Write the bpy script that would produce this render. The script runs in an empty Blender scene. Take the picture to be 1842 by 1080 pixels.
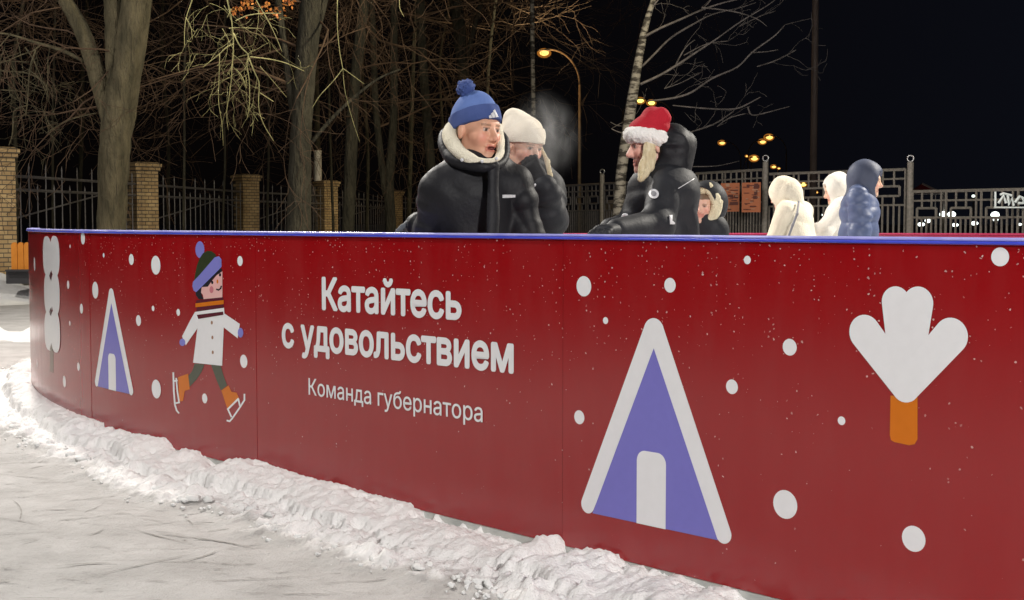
import bpy, math, random
import numpy as np
from mathutils import Vector, noise as mnoise

scene = bpy.context.scene
C = scene.collection
# ------------------------------------------------------------------ camera
F = 2400.0; CX, CY = 921.0, 540.0; CAMH = 1.29
PITCH = math.atan(139 / F)
cam_d = bpy.data.cameras.new('camera'); cam = bpy.data.objects.new('camera', cam_d); C.objects.link(cam)
cam.location = (0, 0, CAMH); cam.rotation_euler = (math.pi / 2 - PITCH, 0, 0)
cam_d.sensor_width = 36; cam_d.lens = 36 * F / 1842
cam_d.clip_start = 0.05; cam_d.clip_end = 2000
scene.camera = cam
# ------------------------------------------------------------------ world: night sky with faint city glow
world = bpy.data.worlds.new('World'); scene.world = world; world.use_nodes = True
wn = world.node_tree; wn.nodes.clear()
wo = wn.nodes.new('ShaderNodeOutputWorld'); bg = wn.nodes.new('ShaderNodeBackground')
tc = wn.nodes.new('ShaderNodeTexCoord'); sx = wn.nodes.new('ShaderNodeSeparateXYZ')
mr = wn.nodes.new('ShaderNodeMapRange'); cr = wn.nodes.new('ShaderNodeMix'); cr.data_type = 'RGBA'
mr.inputs[1].default_value = -0.02; mr.inputs[2].default_value = 0.42
wn.links.new(tc.outputs['Generated'], sx.inputs[0]); wn.links.new(sx.outputs[0], mr.inputs[0])
wn.links.new(mr.outputs[0], cr.inputs[0])
cr.inputs[6].default_value = (0.0016, 0.0012, 0.0012, 1); cr.inputs[7].default_value = (0.0034, 0.0040, 0.0068, 1)
wn.links.new(cr.outputs[2], bg.inputs[0]); bg.inputs[1].default_value = 1.0
wn.links.new(bg.outputs[0], wo.inputs[0])
scene.view_settings.view_transform = 'Standard'; scene.view_settings.look = 'None'
scene.view_settings.exposure = 0.0; scene.view_settings.gamma = 1.0

# ------------------------------------------------------------------ floodlights of the rink and unseen park lights (all outside the frame)
def flood(name, loc, target, power, col, size, spot=None):
    if spot:
        ld = bpy.data.lights.new(name, 'SPOT'); ld.spot_size = math.radians(spot); ld.spot_blend = 0.8
        ld.shadow_soft_size = size
    else:
        ld = bpy.data.lights.new(name, 'AREA'); ld.shape = 'DISK'; ld.size = size
    ld.energy = power; ld.color = col
    o = bpy.data.objects.new(name, ld); C.objects.link(o); o.location = loc
    d = Vector(target) - Vector(loc)
    o.rotation_euler = d.to_track_quat('-Z', 'Y').to_euler()
    return o
WARMW = (1.0, 0.97, 0.94)
flood('floodlight', (4.2, -5.5, 4.6), (-0.5, 7, 0.8), 1180, WARMW, 0.8)
flood('floodlight', (-4.6, 6.2, 6.5), (-0.9, 6.0, 0.9), 260, (1.0, 0.96, 0.92), 0.5)
flood('floodlight', (9.5, 12.5, 8.0), (0.5, 8.5, 1.0), 1900, (1.0, 0.94, 0.84), 0.6)
flood('floodlight', (-5.5, 15.0, 8.0), (2.0, 9.0, 1.0), 1500, (1.0, 0.95, 0.88), 0.6)
flood('unseen_park_light', (4.0, 20.0, 9.0), (-9.0, 32.0, 1.0), 3300, (1.0, 0.86, 0.55), 0.5, spot=85)
flood('unseen_park_light', (-10.5, 17.5, 6.5), (-9.0, 20, 0.0), 260, (1.0, 0.93, 0.85), 0.5)  # unseen lamp added to brighten the ground at the far left
flood('unseen_park_light', (3.0, 40.0, 9.0), (-6.0, 52, 1.0), 2200, (1.0, 0.84, 0.52), 0.5, spot=80)  # extra unseen lamp added to brighten the farther pillars and trunks
flood('unseen_park_light', (6.0, 14.0, 9.0), (5.5, 27.0, 0.5), 420, (1.0, 0.9, 0.75), 0.5, spot=60)

# ------------------------------------------------------------------ helpers
def ray(x, y):
    u = (x - CX) / F; v = (CY - y) / F
    c, s = math.cos(PITCH), math.sin(PITCH)
    return (u, c + v * s, -s + v * c)
def W(x, y, Y):
    r = ray(x, y); t = Y / r[1]
    return np.array([r[0] * t, Y, CAMH + r[2] * t])
def tag(o, label=None, cat=None, group=None, kind=None):
    if label: o['label'] = label
    if cat: o['category'] = cat
    if group: o['group'] = group
    if kind: o['kind'] = kind
    return o
def empty(name, loc, rz=0.0):
    o = bpy.data.objects.new(name, None); C.objects.link(o)
    o.location = tuple(float(a) for a in loc); o.rotation_euler = (0, 0, rz); o.empty_display_size = 0.2
    return o
def link(name, me, parent=None, loc=None):
    o = bpy.data.objects.new(name, me); C.objects.link(o)
    if parent is not None: o.parent = parent
    if loc is not None: o.location = tuple(float(a) for a in loc)
    return o
class MB:
    """mesh builder: verts in world (or local) coords, per-face material index"""
    def __init__(s): s.v = []; s.f = []; s.m = []
    def quad(s, a, b, c, d, m=0):
        i = len(s.v); s.v += [tuple(a), tuple(b), tuple(c), tuple(d)]; s.f.append((i, i + 1, i + 2, i + 3)); s.m.append(m)
    def box(s, c, size, rz=0.0, m=0, taper=1.0):
        i = len(s.v); hx, hy, hz = size[0] / 2, size[1] / 2, size[2] / 2
        ca, sa = math.cos(rz), math.sin(rz)
        for dz in (-1, 1):
            k = taper if dz > 0 else 1.0
            for dx, dy in ((-1, -1), (1, -1), (1, 1), (-1, 1)):
                x, y = dx * hx * k, dy * hy * k
                s.v.append((c[0] + x * ca - y * sa, c[1] + x * sa + y * ca, c[2] + dz * hz))
        for f in ((0, 3, 2, 1), (4, 5, 6, 7), (0, 1, 5, 4), (1, 2, 6, 5), (2, 3, 7, 6), (3, 0, 4, 7)):
            s.f.append(tuple(i + k for k in f)); s.m.append(m)
    def tube(s, pts, rads, n=6, m=0, cap=True, jit=0.0):
        pts = [np.asarray(p, float) for p in pts]
        base = len(s.v); N = len(pts)
        up = np.array([0.13, 0.31, 0.94])
        for k, p in enumerate(pts):
            t = pts[min(k + 1, N - 1)] - pts[max(k - 1, 0)]
            L = np.linalg.norm(t); t = t / L if L > 1e-9 else np.array([0, 0, 1.])
            a = np.cross(up, t)
            if np.linalg.norm(a) < 0.1: a = np.cross(np.array([1., 0, 0]), t)
            a /= np.linalg.norm(a)
            b = np.cross(t, a)
            r = rads[k] if hasattr(rads, '__len__') else rads
            for j in range(n):
                q = 2 * math.pi * j / n
                rr = r * (1 + (random.uniform(-jit, jit) if jit else 0))
                s.v.append(tuple(p + a * (rr * math.cos(q)) + b * (rr * math.sin(q))))
        for k in range(N - 1):
            for j in range(n):
                j2 = (j + 1) % n
                s.f.append((base + k * n + j, base + k * n + j2, base + (k + 1) * n + j2, base + (k + 1) * n + j)); s.m.append(m)
        if cap:
            s.f.append(tuple(base + j for j in range(n))[::-1]); s.m.append(m)
            s.f.append(tuple(base + (N - 1) * n + j for j in range(n))); s.m.append(m)
    def sphere(s, c, r, m=0, n=12, k=8, sc=(1, 1, 1)):
        base = len(s.v)
        for i in range(k + 1):
            th = math.pi * i / k
            for j in range(n):
                ph = 2 * math.pi * j / n
                s.v.append((c[0] + r * sc[0] * math.sin(th) * math.cos(ph), c[1] + r * sc[1] * math.sin(th) * math.sin(ph), c[2] + r * sc[2] * math.cos(th)))
        for i in range(k):
            for j in range(n):
                j2 = (j + 1) % n
                s.f.append((base + i * n + j, base + (i + 1) * n + j, base + (i + 1) * n + j2, base + i * n + j2)); s.m.append(m)
    def build(s, name, mats, parent=None, org=None, smooth=False):
        me = bpy.data.meshes.new(name)
        if org is None and parent is not None: org = parent['_org'] if '_org' in parent else (0, 0, 0)
        if org is None: org = (0, 0, 0)
        v = [(a[0] - org[0], a[1] - org[1], a[2] - org[2]) for a in s.v]
        me.from_pydata(v, [], s.f)
        for mt in (mats if isinstance(mats, (list, tuple)) else [mats]): me.materials.append(mt)
        me.polygons.foreach_set('material_index', s.m)
        if smooth: me.polygons.foreach_set('use_smooth', [True] * len(s.f))
        me.update()
        o = link(name, me, parent)
        if parent is None: o.location = tuple(float(a) for a in org)
        return o
def thing(name, loc, label, cat, group=None, kind=None):
    e = empty(name, loc); e['_org'] = [float(a) for a in loc]
    return tag(e, label, cat, group, kind)
# ------------------------------------------------------------------ materials
def mat(name, col, rough=0.6, spec=0.5, metal=0.0, emit=None, es=0.0, coat=0.0):
    m = bpy.data.materials.new(name); m.use_nodes = True
    b = m.node_tree.nodes['Principled BSDF']
    b.inputs['Base Color'].default_value = (*col, 1); b.inputs['Roughness'].default_value = rough
    b.inputs['Specular IOR Level'].default_value = spec; b.inputs['Metallic'].default_value = metal
    b.inputs['Coat Weight'].default_value = coat
    if emit: b.inputs['Emission Color'].default_value = (*emit, 1); b.inputs['Emission Strength'].default_value = es
    return m
def nmat(name, c1, c2, scale=8.0, rough=0.8, bump=0.3, bscale=40.0, dist=0.01, stretch=(1, 1, 1), spec=0.4, detail=5, lo=0.35, hi=0.65, metal=0.0):
    m = mat(name, c1, rough, spec, metal); nt = m.node_tree; b = nt.nodes['Principled BSDF']
    t = nt.nodes.new('ShaderNodeTexCoord'); mp = nt.nodes.new('ShaderNodeMapping'); mp.inputs['Scale'].default_value = stretch
    n = nt.nodes.new('ShaderNodeTexNoise'); n.inputs['Scale'].default_value = scale; n.inputs['Detail'].default_value = detail
    r = nt.nodes.new('ShaderNodeMapRange'); r.inputs[1].default_value = lo; r.inputs[2].default_value = hi
    mx = nt.nodes.new('ShaderNodeMix'); mx.data_type = 'RGBA'
    mx.inputs[6].default_value = (*c1, 1); mx.inputs[7].default_value = (*c2, 1)
    nt.links.new(t.outputs['Object'], mp.inputs[0]); nt.links.new(mp.outputs[0], n.inputs[0])
    nt.links.new(n.outputs[0], r.inputs[0]); nt.links.new(r.outputs[0], mx.inputs[0]); nt.links.new(mx.outputs[2], b.inputs['Base Color'])
    if bump:
        n2 = nt.nodes.new('ShaderNodeTexNoise'); n2.inputs['Scale'].default_value = bscale; n2.inputs['Detail'].default_value = 4
        bp = nt.nodes.new('ShaderNodeBump'); bp.inputs['Strength'].default_value = bump; bp.inputs['Distance'].default_value = dist
        nt.links.new(mp.outputs[0], n2.inputs[0]); nt.links.new(n2.outputs[0], bp.inputs['Height']); nt.links.new(bp.outputs[0], b.inputs['Normal'])
    return m

# red printed vinyl with specks of ice spray thrown on it
def board_mat():
    m = mat('red_vinyl', (0.305, 0.003, 0.006), 0.16, 0.85); nt = m.node_tree; b = nt.nodes['Principled BSDF']
    N = nt.nodes.new; L = nt.links.new
    t = N('ShaderNodeTexCoord')
    vo = N('ShaderNodeTexVoronoi'); vo.inputs['Scale'].default_value = 75; L(t.outputs['Object'], vo.inputs[0])
    # distort coordinate a little so that specks are ragged
    nz = N('ShaderNodeTexNoise'); nz.inputs['Scale'].default_value = 90; nz.inputs['Detail'].default_value = 3
    L(t.outputs['Object'], nz.inputs[0])
    mxv = N('ShaderNodeMix'); mxv.data_type = 'VECTOR'; mxv.inputs[0].default_value = 0.012
    L(t.outputs['Object'], mxv.inputs[4]); L(nz.outputs['Color'], mxv.inputs[5]); L(mxv.outputs[1], vo.inputs[0])
    sep = N('ShaderNodeSeparateColor'); L(vo.outputs['Color'], sep.inputs[0])
    big = N('ShaderNodeTexNoise'); big.inputs['Scale'].default_value = 7.0; big.inputs['Detail'].default_value = 4; big.inputs['Roughness'].default_value = 0.7
    L(t.outputs['Object'], big.inputs[0])
    sz = N('ShaderNodeSeparateXYZ'); L(t.outputs['Object'], sz.inputs[0])
    zr = N('ShaderNodeMapRange'); zr.inputs[1].default_value = 0.2; zr.inputs[2].default_value = 1.2; zr.inputs[3].default_value = -0.1; zr.inputs[4].default_value = 0.13
    L(sz.outputs[2], zr.inputs[0])
    dens = N('ShaderNodeMath'); dens.operation = 'ADD'; L(big.outputs[0], dens.inputs[0]); L(zr.outputs[0], dens.inputs[1])
    thr = N('ShaderNodeMapRange'); thr.inputs[1].default_value = 0.46; thr.inputs[2].default_value = 0.80; thr.inputs[3].default_value = 0.0; thr.inputs[4].default_value = 0.75
    L(dens.outputs[0], thr.inputs[0])
    less = N('ShaderNodeMath'); less.operation = 'LESS_THAN'; L(sep.outputs[0], less.inputs[0]); L(thr.outputs[0], less.inputs[1])
    rad = N('ShaderNodeMath'); rad.operation = 'MULTIPLY'; rad.inputs[1].default_value = 0.27; L(sep.outputs[1], rad.inputs[0])
    l2 = N('ShaderNodeMath'); l2.operation = 'LESS_THAN'; L(vo.outputs['Distance'], l2.inputs[0]); L(rad.outputs[0], l2.inputs[1])
    mu = N('ShaderNodeMath'); mu.operation = 'MULTIPLY'; L(less.outputs[0], mu.inputs[0]); L(l2.outputs[0], mu.inputs[1])
    al = N('ShaderNodeMath'); al.operation = 'MULTIPLY'; L(mu.outputs[0], al.inputs[0]); 
    ar = N('ShaderNodeMapRange'); ar.inputs[3].default_value = 0.15; ar.inputs[4].default_value = 0.75; L(sep.outputs[2], ar.inputs[0]); L(ar.outputs[0], al.inputs[1])
    # faint streaks of frost
    mps = N('ShaderNodeMapping'); mps.inputs['Scale'].default_value = (3, 3, 0.7); L(t.outputs['Object'], mps.inputs[0])
    st = N('ShaderNodeTexNoise'); st.inputs['Scale'].default_value = 3.0; st.inputs['Detail'].default_value = 6; L(mps.outputs[0], st.inputs[0])
    sr = N('ShaderNodeMapRange'); sr.inputs[1].default_value = 0.45; sr.inputs[2].default_value = 0.8; sr.inputs[3].default_value = 0; sr.inputs[4].default_value = 0.012; L(st.outputs[0], sr.inputs[0])
    ad = N('ShaderNodeMath'); ad.operation = 'MAXIMUM'; L(al.outputs[0], ad.inputs[0]); L(sr.outputs[0], ad.inputs[1])
    mx = N('ShaderNodeMix'); mx.data_type = 'RGBA'; mx.inputs[6].default_value = (0.305, 0.003, 0.006, 1); mx.inputs[7].default_value = (0.85, 0.62, 0.58, 1)
    L(ad.outputs[0], mx.inputs[0]); L(mx.outputs[2], b.inputs['Base Color'])
    rr = N('ShaderNodeMapRange'); rr.inputs[3].default_value = 0.13; rr.inputs[4].default_value = 0.24; L(st.outputs[0], rr.inputs[0]); L(rr.outputs[0], b.inputs['Roughness'])
    wv = N('ShaderNodeTexNoise'); wv.inputs['Scale'].default_value = 1.6; wv.inputs['Detail'].default_value = 1; L(t.outputs['Object'], wv.inputs[0])
    bp = N('ShaderNodeBump'); bp.inputs['Strength'].default_value = 0.10; bp.inputs['Distance'].default_value = 0.05; L(wv.outputs[0], bp.inputs['Height']); L(bp.outputs[0], b.inputs['Normal'])
    return m
M = {}
M['red'] = board_mat()
def decal(name, col):
    m = nmat(name, col, tuple(min(1, c * 1.02 + 0.002) for c in col), 30, 0.24, 0.0)
    return m
M['white_print'] = decal('white_print', (0.84, 0.84, 0.86))
M['blue_print'] = decal('periwinkle_print', (0.195, 0.180, 0.58))
M['lilac_print'] = decal('lilac_print', (0.22, 0.22, 0.62))
M['orange_print'] = decal('orange_print', (0.66, 0.17, 0.004))
M['green_print'] = decal('green_print', (0.032, 0.045, 0.018))
M['greygreen_print'] = decal('grey_green_print', (0.085, 0.095, 0.065))
M['stem_print'] = decal('stem_print', (0.17, 0.12, 0.07))
M['pink_print'] = decal('pink_print', (0.80, 0.46, 0.44))
M['cheek_print'] = decal('cheek_print', (0.62, 0.20, 0.24))
M['black_print'] = decal('black_print', (0.012, 0.012, 0.02))
M['maroon_print'] = decal('maroon_print', (0.10, 0.008, 0.02))
M['button_print'] = decal('button_print', (0.35, 0.2, 0.13))
M['rail'] = nmat('blue_rail_plastic', (0.05, 0.07, 0.62), (0.08, 0.10, 0.72), 6, 0.22, 0.0)
M['rail_highlight'] = nmat('lavender_rail_highlight', (0.34, 0.34, 0.85), (0.50, 0.50, 0.92), 9, 0.25, 0.0)  # bright highlight along the rail, painted as a paler colour
M['far_rail'] = nmat('magenta_rail_plastic', (0.50, 0.03, 0.10), (0.55, 0.05, 0.14), 6, 0.3, 0.0)
M['kick'] = nmat('grey_kick_plate', (0.42, 0.44, 0.42), (0.55, 0.56, 0.53), 12, 0.4, 0.15)
M['steel'] = mat('steel', (0.5, 0.5, 0.5), 0.35, 0.5, 1.0)
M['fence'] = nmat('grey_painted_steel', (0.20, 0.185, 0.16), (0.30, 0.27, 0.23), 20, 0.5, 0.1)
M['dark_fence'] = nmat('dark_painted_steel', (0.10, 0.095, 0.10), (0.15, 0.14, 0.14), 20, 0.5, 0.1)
M['pole'] = nmat('lamp_pole_paint', (0.11, 0.085, 0.06), (0.17, 0.13, 0.09), 6, 0.5, 0.0)
M['bark'] = nmat('grey_bark', (0.062, 0.054, 0.030), (0.140, 0.118, 0.068), 6, 0.9, 1.0, 16, 0.14, (1, 1, 0.28))
M['bark_dark'] = nmat('brown_bark', (0.026, 0.024, 0.016), (0.060, 0.054, 0.037), 6, 0.9, 1.0, 16, 0.14, (1, 1, 0.28))
M['twig'] = nmat('lit_twig', (0.13, 0.12, 0.045), (0.25, 0.22, 0.085), 9, 0.85, 0.0)  # lamplight on the hanging bough painted in as brighter, yellower bark
M['twig_dark'] = nmat('brown_twig', (0.070, 0.043, 0.026), (0.12, 0.074, 0.046), 2, 0.9, 0.0)
M['leaf'] = nmat('autumn_leaf', (0.42, 0.11, 0.02), (0.5, 0.2, 0.03), 9, 0.7, 0.0)
def brick_mat():
    m = mat('yellow_brick', (0.4, 0.3, 0.15), 0.85); nt = m.node_tree; b = nt.nodes['Principled BSDF']; N = nt.nodes.new; L = nt.links.new
    t = N('ShaderNodeTexCoord'); s = N('ShaderNodeSeparateXYZ'); a = N('ShaderNodeMath'); a.operation = 'ADD'; c = N('ShaderNodeCombineXYZ')
    L(t.outputs['Object'], s.inputs[0]); L(s.outputs[0], a.inputs[0]); L(s.outputs[1], a.inputs[1]); L(a.outputs[0], c.inputs[0]); L(s.outputs[2], c.inputs[1])
    br = N('ShaderNodeTexBrick'); br.inputs['Scale'].default_value = 1.0; br.inputs['Brick Width'].default_value = 0.25; br.inputs['Row Height'].default_value = 0.088
    br.inputs['Mortar Size'].default_value = 0.010; br.inputs['Color1'].default_value = (0.72, 0.52, 0.27, 1); br.inputs['Color2'].default_value = (0.50, 0.33, 0.16, 1)
    br.inputs['Mortar'].default_value = (0.13, 0.11, 0.085, 1); L(c.outputs[0], br.inputs['Vector'])
    n = N('ShaderNodeTexNoise'); n.inputs['Scale'].default_value = 3; L(t.outputs['Object'], n.inputs[0])
    mx = N('ShaderNodeMix'); mx.data_type = 'RGBA'; mx.blend_type = 'MULTIPLY'; mx.inputs[0].default_value = 0.6
    L(br.outputs[0], mx.inputs[6]); L(n.outputs['Fac'], mx.inputs[7]); L(mx.outputs[2], b.inputs['Base Color'])
    bp = N('ShaderNodeBump'); bp.inputs['Strength'].default_value = 0.6; bp.inputs['Distance'].default_value = 0.01; bp.invert = True
    L(br.outputs['Fac'], bp.inputs['Height']); L(bp.outputs[0], b.inputs['Normal'])
    return m
M['brick'] = brick_mat()
def birch_mat():
    m = mat('birch_bark', (0.6, 0.58, 0.5), 0.8); nt = m.node_tree; b = nt.nodes['Principled BSDF']; N = nt.nodes.new; L = nt.links.new
    t = N('ShaderNodeTexCoord'); mp = N('ShaderNodeMapping'); mp.inputs['Scale'].default_value = (2.2, 2.2, 7.0); L(t.outputs['Object'], mp.inputs[0])
    n = N('ShaderNodeTexNoise'); n.inputs['Scale'].default_value = 1.6; n.inputs['Detail'].default_value = 6; n.inputs['Roughness'].default_value = 0.65; L(mp.outputs[0], n.inputs[0])
    r = N('ShaderNodeMapRange'); r.inputs[1].default_value = 0.47; r.inputs[2].default_value = 0.56; L(n.outputs[0], r.inputs[0])
    mx = N('ShaderNodeMix'); mx.data_type = 'RGBA'; mx.inputs[6].default_value = (0.26, 0.24, 0.205, 1); mx.inputs[7].default_value = (0.03, 0.025, 0.02, 1)
    L(r.outputs[0], mx.inputs[0]); L(mx.outputs[2], b.inputs['Base Color'])
    return m
M['birch'] = birch_mat()
def snow_mat(name, c1, c2, bumps=((7, 0.5, 0.04), (45, 0.6, 0.012), (220, 0.5, 0.004)), scr=False):
    m = mat(name, c1, 0.75, 0.3); nt = m.node_tree; b = nt.nodes['Principled BSDF']; N = nt.nodes.new; L = nt.links.new
    t = N('ShaderNodeTexCoord'); last = None
    for sc, st, di in bumps:
        n = N('ShaderNodeTexNoise'); n.inputs['Scale'].default_value = sc; n.inputs['Detail'].default_value = 4; L(t.outputs['Object'], n.inputs[0])
        bp = N('ShaderNodeBump'); bp.inputs['Strength'].default_value = st; bp.inputs['Distance'].default_value = di
        L(n.outputs[0], bp.inputs['Height'])
        if last: L(last.outputs[0], bp.inputs['Normal'])
        last = bp
    cn = N('ShaderNodeTexNoise'); cn.inputs['Scale'].default_value = 3.5; cn.inputs['Detail'].default_value = 7; cn.inputs['Roughness'].default_value = 0.6; L(t.outputs['Object'], cn.inputs[0])
    r = N('ShaderNodeMapRange'); r.inputs[1].default_value = 0.36; r.inputs[2].default_value = 0.66; L(cn.outputs[0], r.inputs[0])
    mx = N('ShaderNodeMix'); mx.data_type = 'RGBA'; mx.inputs[6].default_value = (*c1, 1); mx.inputs[7].default_value = (*c2, 1); L(r.outputs[0], mx.inputs[0])
    col = mx.outputs[2]
    if scr:
        # long scraped skate and shovel marks in several directions, broken up by a mask
        # grit, patches of grey ice and fine grain trodden into the surface
        for sc, lo_, hi_, am, tone in ((9, 0.56, 0.70, 0.55, 0.72), (38, 0.60, 0.72, 0.5, 0.62), (1.1, 0.45, 0.65, 0.5, 1.22)):
            gn = N('ShaderNodeTexNoise'); gn.inputs['Scale'].default_value = sc; gn.inputs['Detail'].default_value = 8; gn.inputs['Roughness'].default_value = 0.7
            mg = N('ShaderNodeMapping'); mg.inputs['Rotation'].default_value = (0, 0, 0.2); mg.inputs['Scale'].default_value = (1, 1.8, 1); L(t.outputs['Object'], mg.inputs[0]); L(mg.outputs[0], gn.inputs[0])
            gr = N('ShaderNodeMapRange'); gr.inputs[1].default_value = lo_; gr.inputs[2].default_value = hi_; gr.inputs[4].default_value = am; L(gn.outputs[0], gr.inputs[0])
            gm = N('ShaderNodeMix'); gm.data_type = 'RGBA'; gm.blend_type = 'MULTIPLY'; gm.inputs[7].default_value = (tone, tone * 1.005, tone * 1.01, 1); L(gr.outputs[0], gm.inputs[0]); L(col, gm.inputs[6]); col = gm.outputs[2]
    if scr:   # loose fresh snow lying over the packed surface
        va = N('ShaderNodeVertexColor'); va.layer_name = 'cover'
        sp = N('ShaderNodeTexNoise'); sp.inputs['Scale'].default_value = 14; sp.inputs['Detail'].default_value = 6; L(t.outputs['Object'], sp.inputs[0])
        a1 = N('ShaderNodeMath'); a1.operation = 'MULTIPLY_ADD'; a1.inputs[1].default_value = 1.1; L(va.outputs[0], a1.inputs[0]); L(sp.outputs[0], a1.inputs[2])
        a2 = N('ShaderNodeMapRange'); a2.inputs[1].default_value = 0.80; a2.inputs[2].default_value = 1.30; L(a1.outputs[0], a2.inputs[0])
        cm = N('ShaderNodeMix'); cm.data_type = 'RGBA'; cm.inputs[7].default_value = (0.84, 0.83, 0.82, 1); L(a2.outputs[0], cm.inputs[0]); L(col, cm.inputs[6]); col = cm.outputs[2]
    L(col, b.inputs['Base Color']); L(last.outputs[0], b.inputs['Normal'])
    return m
M['snow'] = snow_mat('fresh_snow', (0.80, 0.80, 0.78), (0.72, 0.73, 0.73))
M['packed'] = snow_mat('packed_snow', (0.50, 0.49, 0.475), (0.385, 0.375, 0.36), ((5, 0.4, 0.03), (30, 0.6, 0.012), (120, 0.7, 0.006)), True)
M['ice'] = nmat('rink_ice', (0.62, 0.65, 0.68), (0.72, 0.74, 0.76), 3, 0.25, 0.1)
def emis(name, col, s):
    m = bpy.data.materials.new(name); m.use_nodes = True; nt = m.node_tree; nt.nodes.clear()
    e = nt.nodes.new('ShaderNodeEmission'); e.inputs[0].default_value = (*col, 1); e.inputs[1].default_value = s
    o = nt.nodes.new('ShaderNodeOutputMaterial'); nt.links.new(e.outputs[0], o.inputs[0]); return m
M['sodium'] = emis('sodium_lens', (1.0, 0.50, 0.12), 2.4)
M['glow_halo'] = emis('amber_halo', (1.0, 0.36, 0.05), 0.32)  # soft halo of light round a lens, made as a dim emitter
M['sodium_y'] = emis('yellow_lens', (1.0, 0.74, 0.16), 2.6)
M['led'] = emis('white_lens', (0.92, 1.0, 0.94), 3)

# ------------------------------------------------------------------ rink geometry: path of the boards seen from above
TD = np.array([0.68298, -0.73044]); TD /= np.linalg.norm(TD)        # along the near straight, towards the camera side
MD = np.array([-TD[1], TD[0]]) * -1                                 # outward normal of the near straight
if MD @ np.array([0, -1.0]) < 0: MD = -MD
P0 = np.array([-1.34959, 6.72997])
def line_hit(px):
    u = (px - CX) / F / math.cos(PITCH)   # good enough for a vertical plane near the horizon
    t = (MD @ P0) / (MD @ np.array([u, 1.0])); return np.array([u * t, t])
A0 = line_hit(285.0); RAD = 8.35
CC = A0 - RAD * MD
def path(l):
    """point and outward normal at arc length l (0 = start of straight, negative = round the corner)"""
    if l >= 0: return A0 + TD * l, MD
    a = -l / RAD
    if a <= math.pi:
        th = math.atan2(MD[1], MD[0]) - a
        m = np.array([math.cos(th), math.sin(th)]); return CC + RAD * m, m
    q = -l - math.pi * RAD; m = -MD
    return CC - RAD * MD + TD * q, m
def pt(l, z, off=0.0):
    p, m = path(l); return np.array([p[0] + m[0] * off, p[1] + m[1] * off, z])
def hit(x, y, off=0.0):
    """board coordinates (l, z) seen at a photo pixel"""
    r = np.array(ray(x, y)); d = r[:2]
    n = MD; t = (n @ A0) / (n @ d); p = d * t; l = (p - A0) @ TD
    if l < 0:
        b = d @ CC; dd = d @ d; disc = b * b - dd * (CC @ CC - RAD * RAD)
        t = (b - math.sqrt(max(disc, 0))) / dd; p = d * t; q = p - CC
        a = math.atan2(MD[1], MD[0]) - math.atan2(q[1], q[0])
        a = (a + math.pi) % (2 * math.pi) - math.pi
        l = -a * RAD
    return l, CAMH + r[2] * t
ZB, ZT = 0.05, 1.2265
barrier = thing('rink_barrier', (*A0, 0), 'curved red ice rink barrier with white Russian lettering and blue rail in the foreground', 'barrier')
seams = [hit(x, 600)[0] for x in (1013, 461, 308, 163)]
edges = [seams[0] + 2.18 * 2, seams[0] + 2.18, *seams]
edges.append(edges[-1] - 1.6); edges.append(-4.3)
far_edges = [-4.31 - 1.95 * k for k in range(13)]
far_b = thing('rink_barrier', (*pt(-RAD * 1.6, 0)[:2], 0), 'far side of the rink barrier with a magenta rail, behind the skaters', 'barrier')
panels = []
def strip(mb, l0, l1, z0, z1, off0, off1, m=0, n=None):
    n = n or max(2, int(abs(l1 - l0) / 0.06))
    base = len(mb.v)
    for k in range(n + 1):
        l = l0 + (l1 - l0) * k / n
        for (z, o) in ((z0, off1), (z1, off1), (z1, off0), (z0, off0)): mb.v.append(tuple(pt(l, z, o)))
    for k in range(n):
        for j in range(4):
            j2 = (j + 1) % 4
            mb.f.append((base + 4 * k + j, base + 4 * (k + 1) + j, base + 4 * (k + 1) + j2, base + 4 * k + j2)); mb.m.append(m)
    mb.f.append((base + 3, base + 2, base + 1, base)); mb.m.append(m)
    q = base + 4 * n; mb.f.append((q, q + 1, q + 2, q + 3)); mb.m.append(m)
for i in range(len(edges) - 1):
    b_, a_ = edges[i], edges[i + 1]
    mb = MB(); strip(mb, a_ + 0.0012, b_ - 0.0012, ZB, ZT, -0.014, 0.0 + (0.0016 if i % 2 else 0.0), 0)
    p = mb.build('panel', [M['red']], barrier, smooth=False)
    p['_org'] = list(barrier['_org']); panels.append((a_, b_, p))
    if i < 9:
        k = MB(); strip(k, a_ + 0.001, b_ - 0.001, -0.02, ZB - 0.002, -0.012, 0.006); ko = k.build('kick_plate', [M['kick']], p)
for i in range(len(far_edges) - 1):
    mb = MB(); strip(mb, far_edges[i + 1] + .001, far_edges[i] - .001, ZB, 1.10, -0.014, 0.0 + (0.0016 if i % 2 else 0.0), 0); mb.build('panel', [M['far_rail']], far_b)
def panel_at(l):
    for a_, b_, p in panels:
        if a_ <= l <= b_: return p
    return panels[0][2]
# top rail: rounded profile swept along the path
def sweep(name, ls, prof, material, parent, smooth=True):
    mb = MB(); n = len(prof); base = 0
    for l in ls:
        for (o, z) in prof: mb.v.append(tuple(pt(l, z, o)))
    for k in range(len(ls) - 1):
        for j in range(n):
            j2 = (j + 1) % n
            mb.f.append((k * n + j, k * n + j2, (k + 1) * n + j2, (k + 1) * n + j)); mb.m.append(0)
    return mb.build(name, [material], parent, smooth=smooth)
def rprof(o0, o1, z0, z1, r=0.009, n=5):
    out = []
    for (cx_, cz_, a0) in ((o1 - r, z1 - r, 0), (o0 + r, z1 - r, 90), (o0 + r, z0 + r, 180), (o1 - r, z0 + r, 270)):
        for k in range(n):
            a = math.radians(a0 + 90 * k / (n - 1)); out.append((cx_ + r * math.cos(a), cz_ + r * math.sin(a)))
    return out
LS = [edges[0] - k * 0.08 for k in range(int((edges[0] + 4.3) / 0.08) + 1)]
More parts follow.
